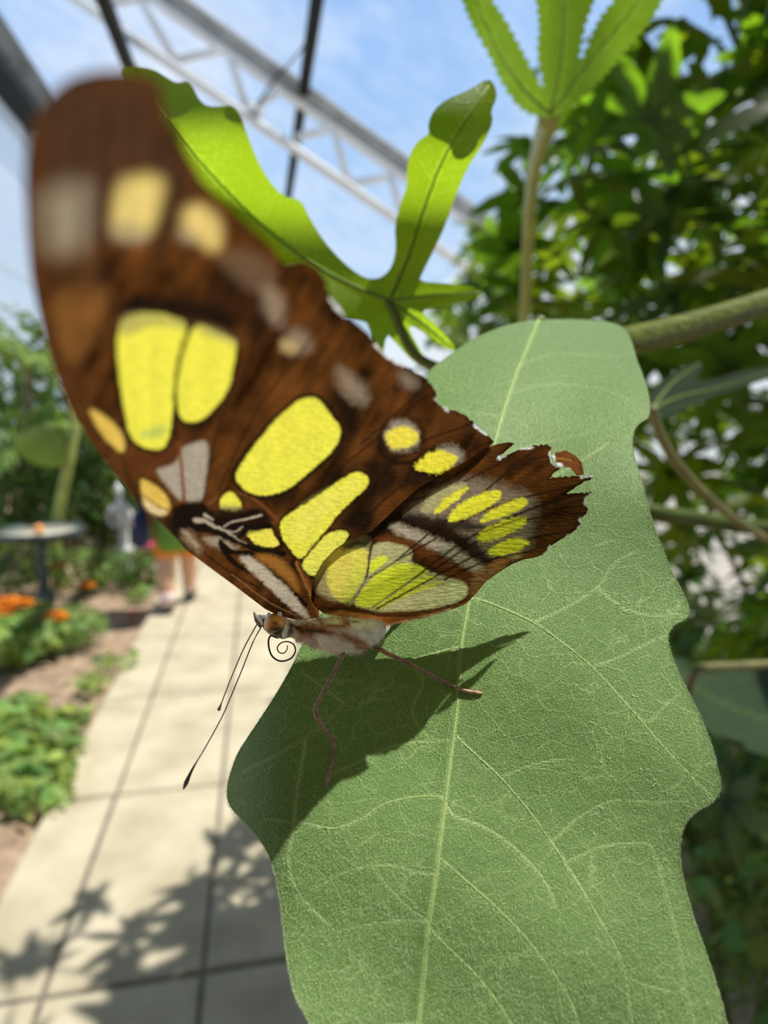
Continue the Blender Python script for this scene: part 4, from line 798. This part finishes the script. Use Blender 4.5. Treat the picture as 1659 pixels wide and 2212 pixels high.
# ------------------------------------------------------------------ garden on the left
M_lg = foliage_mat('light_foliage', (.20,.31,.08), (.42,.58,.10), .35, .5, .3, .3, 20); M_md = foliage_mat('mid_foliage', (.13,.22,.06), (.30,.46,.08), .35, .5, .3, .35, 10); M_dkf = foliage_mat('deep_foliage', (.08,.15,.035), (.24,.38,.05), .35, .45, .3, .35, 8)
ovl = [strip(1, .55, 5, .2, .25, 'lance'), strip(1, .7, 5, .15, .3, 'round')]; thin = [strip(1, .16, 5, .2, .35, 'blade'), strip(1, .22, 5, .2, .5, 'blade')]; rnd = [strip(1, .9, 5, .12, .2, 'round')]
def bush(name, label, c, r, h, n, size, mat, shapes, cat='shrub', group=None, stems=5, smat=None, up=.5, shell=.55, hue=.25, bright=(.55, 1.25), lean=(0, 0)):
    c = np.asarray(c, float); root = empty(name, c, label, cat, group); items = []
    for _ in range(n):
        d = RNG.normal(size=3); d /= np.linalg.norm(d); rr_ = RNG.uniform(shell, 1)
        p = c+np.array([d[0]*r*rr_, d[1]*r*rr_, h*.5+d[2]*h*.5*rr_]); p[2] = max(p[2], c[2]+.02); f_ = (p[2]-c[2])/h; p[:2] += np.array(lean)*f_
        nr = d*.7+np.array([0, 0, up])+RNG.normal(0, .35, 3); hd = d+np.array([0, 0, -.3])+RNG.normal(0, .4, 3)
        items.append((p, nr, hd, size*RNG.uniform(.6, 1.3)))
    scatter('foliage', mat, root, shapes, items, hue=hue, bright=bright)
    for k in range(stems):
        a = RNG.uniform(0, 6.28); t = c+np.array([math.cos(a)*r*.55, math.sin(a)*r*.55, h*.75]); mb = MB(); q = np.stack([c+np.array([0, 0, -.05]), (c+t)/2+RNG.normal(0, r*.06, 3), t]); mb.tube(catmull(q, 5), np.linspace(.012*h+.002, .003, 11), 6); mb.build('branch', smat or M_stemb, root)
    return root
# birdbath
bb = ground(98, 1296); s_ = float(np.dot(bb-CAM, FWD))/F
hb = (1296-1142)*s_
bath = empty('birdbath', bb, 'dark bronze pedestal birdbath among the flower beds', 'birdbath'); M_brz = simple('bronze', (.07,.10,.105), .45, metal=.3, var=.5, scale=9)
mb = MB(); mb.lathe(bb, [(.001, 0), (22*s_, 0), (22*s_, .02), (14*s_, .05), (11*s_, .12), (9*s_, hb*.5), (11*s_, hb*.72), (9*s_, hb*.8), (20*s_, hb*.86), (22*s_, hb*.88)]); mb.build('pedestal', M_brz, bath)
mb = MB(); mb.lathe(bb, [(.001, hb*.86), (30*s_, hb*.87), (74*s_, hb*.90), (84*s_, hb*.95), (86*s_, hb*1.02), (82*s_, hb*1.02), (70*s_, hb*.96), (.001, hb*.93)], 36); mb.build('basin', M_brz, bath)
mb = MB(); mb.lathe(bb, [(.001, hb*.985), (76*s_, hb*.985), (76*s_, hb*.98)], 30); mb.build('water', simple('bath_water', (.55,.52,.42), .08, var=.2, scale=6), bath)
for dx, c, lb in ((-12, (.85,.35,.10), 'orange fruit piece on the birdbath rim'), ):
    mb = MB(); mb.ball(W(98+dx-2, 1143, float(np.dot(bb-CAM, FWD))-70*s_), 10*s_, 14, 9); props(mb.build('orange_slice', simple('orange_peel', c, .5, var=.15), None, True, W(98+dx, 1143, float(np.dot(bb-CAM, FWD))-70*s_)), 'orange fruit slice lying on the rim of the birdbath', 'fruit')
# figure-like white statue behind
sb = ground(272, 1238); ss = float(np.dot(sb-CAM, FWD))/F; M_stone = simple('pale_stone', (.62,.64,.66), .8, var=.25, scale=10, bump=.4, bscale=40, bdist=.01)
stt = empty('garden_statue', sb, 'weathered pale stone figure standing in the planting behind the birdbath', 'statue')
H_ = 200*ss
mb = MB(); mb.lathe(sb, [(.001, 0), (24*ss, 0), (24*ss, 12*ss), (20*ss, 16*ss), (18*ss, 50*ss), (21*ss, 56*ss), (.001, 56*ss)], 16); mb.build('plinth', M_stone, stt)
sp = np.array([(0, 54, 13), (1, 75, 14), (2, 100, 12), (0, 118, 17), (-2, 138, 19), (-3, 152, 15), (-4, 160, 7), (-4, 168, 9), (-4, 180, 11), (-4, 192, 7), (-4, 197, 1)], float); sp = catmull(sp, 4)
mb = MB(); mb.tube(np.stack([sb[0]+sp[:, 0]*ss, sb[1]+0*sp[:, 0], sb[2]+sp[:, 1]*ss], 1), sp[:, 2]*ss, 14, flat=.75)
for s in (-1, 1):
    q = np.array([(s*14-2, 146), (s*24-2, 128), (s*20, 108), (s*6, 104)], float); q = catmull(q, 4); mb.tube(np.stack([sb[0]+q[:, 0]*ss, sb[1]-8*ss+0*q[:, 0], sb[2]+q[:, 1]*ss], 1), np.linspace(6, 4, len(q))*ss, 8)
mb.build('figure', M_stone, stt)
# marigolds, ground cover, hedge and palms
gpt = lambda x, y: ground(x, y)*np.array([1, 1, 0])
M_or = foliage_mat('orange_petal', (.85,.27,.02), (.9,.35,.02), .3, .6, .2, .25, 40, 0)
def flowers(name, label, spots, mat, group, size, cat='flower'):
    """each flower head: ruffled rings of petals on its own stem"""
    for i, (x, y, base, lab) in enumerate(spots):
        g = gpt(x, base); d = float(np.dot(g-CAM, FWD)); top = W(x, y, d); r = empty(name, np.array([top[0], top[1], 0]), lab, cat, group); items = []
        for ring, (nn, tilt, sz) in enumerate(((9, .35, 1), (8, .8, .8), (6, 1.6, .55))):
            for k in range(nn):
                a = 6.283*k/nn+ring*.4; hd = np.array([math.cos(a), math.sin(a), tilt*.5]); items.append((top, np.array([-math.cos(a)*tilt, -math.sin(a)*tilt, 1.0]), hd, size*sz))
        scatter('petals', mat, r, [strip(1, .8, 4, .1, .25, 'round')], items, hue=.12, bright=(.8, 1.15))
        mb = MB(); mb.tube([np.array([top[0], top[1], -.03]), top], .004, 6); mb.build('stalk', M_stem, r)
flowers('marigold', '', [(20,1302,1380,'large orange marigold cut by the picture border'),(46,1306,1385,'orange marigold touching the bigger one at the border'),(8,1325,1392,'red-orange marigold lowest of the clump by the border'),(120,1334,1400,'small orange marigold apart in the green under the birdbath')], M_or, 'marigolds under the birdbath', .085)
flowers('marigold', '', [(186,1266,1300,'dull orange marigold at the edge of the bare soil'),(125,1224,1300,'amber marigold half hidden beside the birdbath pedestal')], M_or, 'marigolds under the birdbath', .07)
M_pk = foliage_mat('pink_petal', (.85,.20,.38), (.9,.3,.45), .3, .6, .2, .2, 40, 0)
flowers('pink_flower', '', [(315,1183,1250,'bright pink bloom between the statue and the walking person')], M_pk, None, .11)
flowers('red_flower', '', [(285,1327,1332,'small coral red bloom alone on the bare soil')], foliage_mat('coral_petal', (.85,.16,.10), (.9,.2,.1), .3, .6, .2, .2, 40, 0), None, .05)
bush('marigold_bush', 'bushy green marigold plant with orange heads below the birdbath', gpt(50,1400), .36, .24, 800, .075, M_lg, thin+ovl, bright=(.6, 1.3))
bush('low_shrub', 'low grey-green shrub between the marigolds and bare soil', gpt(150,1385), .26, .22, 420, .055, M_md, ovl+thin, bright=(.9, 1.7))
bush('herb', 'lime green herb clump at the border under the marigolds', gpt(15,1425), .22, .25, 260, .06, M_lg, rnd, bright=(.9, 1.6))
for x, y, r_, h_, lab in ((20,1600,.22,.16,'lime rounded ground cover clump nearest the picture border'),(75,1610,.2,.16,'light green ground cover clump beside the path edge'),(15,1700,.22,.17,'lower ground cover clump with big rounded leaves'),(80,1690,.15,.12,'small grey-green ground cover clump close to the flagstones'),(40,1545,.15,.10,'sparse ground cover sprig below the soil patch')):
    bush('ground_cover', lab, gpt(x, y), r_, h_, 85, .07, M_lg, rnd+ovl, 'ground cover plant', 'ground cover along the path', 2, M_stem, .9, .3, bright=(.7, 1.5))
for x, y, lab in ((200,1480,'wispy weed tuft at the path edge beyond the ground cover'),(150,1560,'yellowing weed tuft leaning on the path edge'),(130,1640,'yellow-green weed tuft at the path edge'),(255,1440,'tiny weed tuft at the path edge by bare soil'),(300,1290,'dark green tuft beside the walking person'),(95,1735,'yellow-leaved tuft lowest along the path edge')):
    bush('weed', lab, gpt(x, y), .12, .10, 60, .06, M_lg, thin+ovl, 'weed', None, 1, M_stem, .8, .2, bright=(.6, 1.4))
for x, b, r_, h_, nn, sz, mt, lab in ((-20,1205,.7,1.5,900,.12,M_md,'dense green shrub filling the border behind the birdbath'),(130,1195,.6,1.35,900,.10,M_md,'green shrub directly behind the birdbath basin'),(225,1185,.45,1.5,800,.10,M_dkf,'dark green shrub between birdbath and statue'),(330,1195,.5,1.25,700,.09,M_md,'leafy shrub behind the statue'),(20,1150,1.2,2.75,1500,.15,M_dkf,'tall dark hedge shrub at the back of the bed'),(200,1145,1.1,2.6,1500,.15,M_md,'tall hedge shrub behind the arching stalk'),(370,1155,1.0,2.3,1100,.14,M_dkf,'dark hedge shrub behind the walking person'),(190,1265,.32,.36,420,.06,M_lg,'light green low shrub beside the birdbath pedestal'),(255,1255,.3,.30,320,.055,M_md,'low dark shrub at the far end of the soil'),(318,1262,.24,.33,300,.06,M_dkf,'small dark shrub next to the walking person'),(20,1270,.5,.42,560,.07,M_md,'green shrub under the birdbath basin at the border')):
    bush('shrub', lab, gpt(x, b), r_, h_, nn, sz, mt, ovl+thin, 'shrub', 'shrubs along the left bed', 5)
def palm(label, base, top, nf, fl, mat, leaflet=.22):
    base = np.asarray(base, float); top = np.asarray(top, float); root = empty('palm', base, label, 'palm')
    mb = MB(); mb.tube(catmull(np.stack([base+np.array([0, 0, -.05]), (base+top)/2+np.array([.03, 0, 0]), top]), 6), np.linspace(.05, .03, 13), 9); mb.build('trunk', M_stemb, root)
    for k in range(nf):
        a = 6.283*k/nf+RNG.uniform(-.2, .2); el = RNG.uniform(.35, 1.3); hd = np.array([math.cos(a)*math.cos(el), math.sin(a)*math.cos(el), math.sin(el)]); q = []
        for t in np.linspace(0, 1, 12): q.append(top+hd*fl*t+np.array([0, 0, -.55*fl*t*t]))
        q = np.array(q); items = []; tg = np.gradient(q, axis=0); tg /= np.linalg.norm(tg, axis=1)[:, None]
        for i in range(2, 12):
            sd = np.cross(tg[i], [0, 0, 1]); sd /= np.linalg.norm(sd)+1e-9
            for s in (-1, 1):
                for m_ in (0, .5):
                    p_ = q[i]-tg[i]*fl/11*m_; items.append((p_, np.array([0, 0, 1.0])+RNG.normal(0, .2, 3), sd*s+tg[i]*.9+np.array([0, 0, -.2]), leaflet*(1.15-.6*abs(i/11-.45))))
        fr = scatter('frond', mat, root, [strip(1, .12, 4, .3, .4, 'blade')], items, bright=(.7, 1.3)); mb = MB(); mb.tube(q, np.linspace(.009, .003, 12), 6); mb.build('frond_rib', M_stem, fr)
palm('feathery pale green palm rising before the white sheet wall', gpt(40,1205), W(60, 800, 6.2), 14, 1.15, M_lg)
palm('dark fan of palm fronds lower behind the leading edge of the wing', gpt(150,1200), W(130, 960, 6.2), 11, .9, M_lg)
# arching succulent stem with one broad leaf
M_arch = simple('arching_stalk', (.34,.40,.10), .5, var=.25, scale=12)
q = catmull(np.array([(118,1165,5.5),(130,1090,5.4),(146,1010,5.3),(158,950,5.28),(162,900,5.26),(158,860,5.25)]), 6); P = W(q[:, 0], q[:, 1], q[:, 2]); low = P[0].copy(); low[2] = -.05
ar = empty('arching_plant', low, 'pale upright stalk with one broad drooping dark leaf, left of the wing', 'plant')
mb = MB(); mb.tube(np.vstack([low, (low+P[0])/2, P]), np.linspace(.05, .03, len(P)+2), 10); mb.build('stalk', M_arch, ar)
lfp = W(70, 930, 2.45); scatter('broad_leaf', foliage_mat('broad_leaf', (.10,.15,.02), (.20,.28,.02), .3, .4, .3, .2, 6), ar, [strip(1, .62, 9, .2, .35, 'round')], [(W(142, 1000, 5.2), np.array([.15, -.9, .35]), np.array([-.75, -.05, .62]), .52)], bright=(.9, 1.0))

# ------------------------------------------------------------------ person walking away along the path
def figure():
    g = gpt(388, 1318); g = g+PD*.02; d0 = float(np.dot(g-CAM, FWD)); root = empty('person', g, 'person in long green top and orange shorts walking away on the path', 'person')
    def at(r_, f_, z_): return g+PR*r_+PD*f_+np.array([0, 0, z_])
    J = {'pel': (0, 0, .80, .13), 'wst': (0, .01, .93, .115), 'chs': (0, .03, 1.13, .135), 'nk0': (0, .03, 1.28, .07), 'nk': (0, .035, 1.34, .052), 'hd0': (0, .045, 1.40, .07), 'hd': (0, .045, 1.47, .092), 'hdt': (0, .04, 1.54, .075),
         'lh': (-.08, 0, .74, .092), 'lk': (-.075, -.03, .42, .070), 'lc': (-.072, -.07, .30, .072), 'la': (-.070, -.10, .075, .042), 'lt': (-.075, .03, .03, .030),
         'rh': (.08, .01, .74, .092), 'rk': (.06, .16, .44, .070), 'rc': (.058, .18, .31, .072), 'ra': (.055, .20, .085, .042), 'rt': (.055, .33, .04, .030),
         'ls': (-.15, .03, 1.24, .058), 'le': (-.20, .0, .98, .042), 'lw': (-.19, .06, .78, .028), 'lp': (-.19, .08, .71, .034), 'rs': (.15, .03, 1.24, .058), 're': (.20, .0, .98, .042), 'rw': (.19, .08, .79, .028), 'rp': (.19, .10, .72, .034)}
    Ed = [('pel', 'wst'), ('wst', 'chs'), ('chs', 'nk0'), ('nk0', 'nk'), ('nk', 'hd0'), ('hd0', 'hd'), ('hd', 'hdt'), ('pel', 'lh'), ('lh', 'lk'), ('lk', 'lc'), ('lc', 'la'), ('la', 'lt'), ('pel', 'rh'), ('rh', 'rk'), ('rk', 'rc'), ('rc', 'ra'), ('ra', 'rt'), ('chs', 'ls'), ('ls', 'le'), ('le', 'lw'), ('lw', 'lp'), ('chs', 'rs'), ('rs', 're'), ('re', 'rw'), ('rw', 'rp')]
    for s, h in (('l', -1), ('r', 1)):      # five fingers on each hand
        b = J[s+'p']
        for k, (fo_, ln_) in enumerate(((-.026, .060), (-.009, .072), (.009, .068), (.024, .054))):
            J[f'{s}f{k}a'] = (b[0]+h*.004, b[1]+fo_, b[2]-.035, .009); J[f'{s}f{k}b'] = (b[0]-h*.012, b[1]+fo_*1.2+.008, b[2]-.035-ln_, .007); Ed += [(s+'p', f'{s}f{k}a'), (f'{s}f{k}a', f'{s}f{k}b')]
        J[s+'th'] = (b[0]-h*.015, b[1]+.045, b[2]-.04, .009); Ed += [(s+'p', s+'th')]
    ks = list(J); me = bpy.data.meshes.new('body'); me.from_pydata([tuple(at(*J[k][:3])-g) for k in ks], [(ks.index(a), ks.index(b)) for a, b in Ed], [])
    o = bpy.data.objects.new('body', me); COL.objects.link(o); o.parent = root; sk = o.modifiers.new('skin', 'SKIN'); o.modifiers.new('sub', 'SUBSURF').levels = 1; o.modifiers['sub'].render_levels = 2
    for i, k in enumerate(ks): me.skin_vertices[0].data[i].radius = (J[k][3],)*2
    me.skin_vertices[0].data[ks.index('pel')].use_root = True
    me.materials.append(simple('skin', (.78,.46,.31), .5, var=.1, scale=12))
    # face
    mb = MB(); mb.tube(np.stack([at(0, .125, 1.485), at(0, .15, 1.455), at(0, .13, 1.445)]), [.010, .016, .012], 8); mb.build('nose', bpy.data.materials['skin'], root)
    for s in (-1, 1):
        mb = MB(); mb.ball(at(s*.034, .122, 1.485), .012); mb.build('eye', simple('eye_white', (.6,.58,.55), .2, scale=60), root); mb = MB(); mb.ball(at(s*.092, .04, 1.465), (.012, .022, .03)); mb.build('ear', bpy.data.materials['skin'], root)
    mb = MB(); mb.tube(np.stack([at(-.024, .125, 1.425), at(0, .134, 1.42), at(.024, .125, 1.425)]), [.004, .007, .004], 6); mb.build('mouth', simple('lips', (.45,.15,.13), .4, scale=50), root)
    mb = MB(); mb.ball(at(0, .022, 1.495), (.108, .105, .10), 20, 12); mb.build('hair', simple('brown_hair', (.10,.06,.035), .6, var=.4, scale=40), root)
    M_sh = simple('orange_cloth', (.85,.30,.03), .8, var=.12, scale=14, bump=.3, bscale=60, bdist=.004); M_gr = simple('green_cloth', (.16,.33,.05), .85, var=.15, scale=14, bump=.3, bscale=50, bdist=.004); M_nv = simple('navy_cloth', (.03,.04,.13), .85, var=.2, scale=14)
    mb = MB(); mb.tube([at(0, .0, .70), at(0, 0, .78), at(0, .005, .88), at(0, .01, .92)], [.13, .14, .135, .125], 20, flat=.85)
    for s, kx, ky in ((-1, -.075, -.03), (1, .062, .135)): mb.tube([at(s*.078, 0, .76), at((s*.078+kx)/2, ky*.5, .60), at(kx, ky, .415)], [.088, .086, .088], 16)
    mb.build('shorts', M_sh, root)
    mb = MB(); mb.tube([at(0, .02, .485), at(0, .015, .56), at(0, .005, .70), at(0, .01, .82), at(0, .015, .98), at(0, .03, 1.14), at(0, .03, 1.25), at(0, .035, 1.31)], [.168, .172, .168, .168, .16, .17, .12, .07], 22, flat=.9)
    for s in (-1, 1): mb.tube([at(s*.12, .03, 1.245), at(s*.17, .02, 1.16), at(s*.19, .005, 1.06)], [.075, .07, .065], 12)
    mb.build('top', M_gr, root)
    mb = MB(); mb.tube([at(0, -.18, .79), at(0, -.22, .84), at(0, -.22, 1.0), at(0, -.20, 1.14), at(0, -.17, 1.2)], [.09, .14, .15, .13, .08], 16, flat=.6)
    for s in (-1, 1): mb.tube([at(s*.09, -.12, 1.16), at(s*.1, .03, 1.30), at(s*.09, .16, 1.18), at(s*.12, .1, .95)], .02, 8)
    mb.build('backpack', M_nv, root)
    mb = MB(); mb.box(at(-.235, -.02, .63), PR*.07, PD*.26, np.array([0, 0, .24])); mb.tube([at(-.235, -.1, .75), at(-.2, -.02, 1.28), at(-.235, .08, .75)], .012, 8); mb.build('shoulder_bag', M_nv, root)
    for kx, f0, f1, z0, nm in ((-.072, -.10, .06, 0, 0), (.055, .20, .36, .008, 1)):
        mb = MB(); mb.tube([at(kx, f0-.035, z0+.05), at(kx, f0, z0+.055), at(kx, (f0+f1)/2, z0+.045), at(kx, f1, z0+.035), at(kx, f1+.03, z0+.03)], [.03, .048, .048, .042, .02], 14, flat=.9); mb.build('shoe', simple('grey_shoe', (.10,.095,.09), .7, scale=30), root)
        mb = MB(); mb.tube([at(kx, f0+.005, z0+.07), at(kx, f0+.01, z0+.12), at(kx, f0+.015, z0+.16)], [.052, .050, .056], 14); mb.build('sock', simple('pale_pink_sock', (.80,.62,.64), .8, scale=40), root)
    return root
figure()

# ------------------------------------------------------------------ lobed vines massed on the right
pal = [palmate(7, 1, .25, 2.2, .07, .25), palmate(5, 1, .30, 1.7, .07, .2), palmate(7, 1, .20, 2.4, .05, .35), palmate(5, 1, .22, 1.9, .06, .4)]
C0 = W(850, 1200, .06); C1 = W(1200, 60, .24)
def bound(y): return np.interp(y, [-400, 0, 190, 260, 420, 600, 690, 2300], [1010, 1030, 1085, 1075, 1000, 930, 880, 880])
def ok(p, sz):
    p = np.asarray(p, float); t = max(0, float(np.dot(p-C0, SUN))); dl = np.linalg.norm(p-C0-SUN*t)
    if dl < .17+sz*.8: return False
    t = float(np.dot(p-C1, SUN)); dl = np.linalg.norm(p-C1-SUN*t)
    if t > 0 and dl < .07+sz*.7: return False
    if np.dot(p-eave, nrm_roof) > -sz-.05 or np.dot(p, PR) > 2.7-sz: return False
    x, y, z = proj(p)
    if z < .1: return np.linalg.norm(p-CAM) > .45+sz
    rp_ = sz*F/z
    if x+rp_ < -200 or y-rp_ > 2700: return True
    if z < .60: return x-rp_ > 1700 or y+rp_ < -150
    if y+rp_ < -20: return True
    return x-.72*rp_ > bound(float(y))
def vine(label, base, crown, spreadv, n, sizes, mat=M_pap, nst=3, hue=.25, bright=(.5, 1.3), shapes=pal, name='lobed_vine', tilt=.7, group='lobed vines massed on the right side'):
    base = np.asarray(base, float); crown = np.asarray(crown, float); items = []; tries = 0
    while len(items) < n and tries < n*12:
        tries += 1; p = crown+RNG.normal(0, 1, 3)*np.asarray(spreadv)
        if p[2] < .1: continue
        sz = RNG.uniform(*sizes)
        if not ok(p, sz): continue
        hd = RNG.normal(size=3); hd[2] = hd[2]*.4-.25; items.append((p, rnd_dir(tilt), hd, sz))
    if not items: return None
    root = empty(name, base, label, 'vine', group); scatter('foliage', mat, root, shapes, items, hue=hue, bright=bright)
    for k in range(nst):
        tip = np.asarray(items[k % len(items)][0]); q = np.stack([base+np.array([RNG.normal(0, .03), RNG.normal(0, .03), -.05]), base*.55+tip*.45+np.array([0, 0, .1]), tip])
        m_ = catmull(q, 7)
        if any((not ok(v, .02)) for v in m_): continue
        mb = MB(); mb.tube(m_, np.linspace(.014, .005, len(q)*0+15), 8); mb.build('vine_stem', M_stem, root)
    return root
vine('lobed vine nearest the thick stem, its leaves dark against the light', (.75,.55,0), (.62,.76,1.64), (.2,.18,.18), 70, (.09,.16), nst=1)
vine('lobed vine high at the top corner with leaves overlapping the sky', (1.1,.7,0), (.90,.98,2.05), (.26,.22,.24), 38, (.13,.20), nst=1)
vine('lobed vine behind the serrated leaf', (.9,1.2,0), (.74,1.3,2.05), (.26,.25,.28), 75, (.12,.21), nst=2)
vine('lobed vine spreading level behind the bright lobed leaf', (1.0,1.7,0), (.70,1.75,1.80), (.34,.28,.26), 130, (.11,.21), nst=2)
vine('lobed vine in the middle of the thicket above the thick stem', (1.5,1.5,0), (1.2,1.5,1.85), (.36,.34,.36), 75, (.13,.23))
vine('lobed vine deep in the thicket near the far wall', (2.1,2.3,0), (1.7,2.4,1.8), (.45,.45,.5), 70, (.15,.27))
vine('lobed vine below the thick stem with sky showing between its leaves', (1.2,.9,0), (.84,.95,1.28), (.17,.2,.15), 60, (.07,.13))
vine('tall lobed vine at the far end of the thicket', (1.2,3.2,0), (1.05,3.3,2.0), (.5,.4,.55), 95, (.15,.27))
vine('distant lobed vine closing the gap beside the bright leaf', (.9,4.6,0), (.85,4.7,1.7), (.55,.5,.6), 230, (.14,.26))
vine('lobed vine low behind the notched edge of the downy leaf', (1.4,1.7,0), (1.2,1.7,.95), (.3,.3,.25), 120, (.08,.16))
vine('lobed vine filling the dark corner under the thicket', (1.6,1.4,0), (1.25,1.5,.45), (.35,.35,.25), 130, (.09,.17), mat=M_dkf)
vine('overhanging lobed vine whose shade dapples the flagstones', (1.6,1.2,0), (1.02,1.45,3.0), (.34,.36,.2), 120, (.14,.24), nst=1)
vine('broad overhanging vine shading the soil under the thicket', (2.0,1.2,0), (1.8,1.2,2.8), (.5,.6,.3), 60, (.16,.26), nst=1)
for la_, lo_, r_, h_, lab in ((2.15,2.6,.42,.7,'low dark shrub at the foot of the clear sheet wall, nearest of three'),(2.2,3.6,.5,.8,'low dark shrub at the foot of the clear sheet wall, middle of three'),(1.9,4.8,.6,.9,'low dark shrub farthest along the clear sheet wall'),(1.45,2.3,.4,.5,'dark undergrowth shrub beside the path behind the downy leaf')):
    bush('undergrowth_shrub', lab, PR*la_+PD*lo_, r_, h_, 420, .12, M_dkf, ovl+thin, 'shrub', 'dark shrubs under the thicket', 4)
for x, b, h_, lab in ((1560,2050,.9,'yellowish feathery weed standing in the shade by the lower leaf edge'),(1640,1950,1.0,'feathery weed in shade near the picture border'),(1600,2300,.7,'feathery weed lowest in the dark corner')):
    bush('feathery_weed', lab, gpt(x, b), .28, h_, 420, .055, M_md, thin+ovl, 'weed', 'feathery weeds in the shaded corner', 4, M_stem, .5, .1, bright=(.8, 1.8))
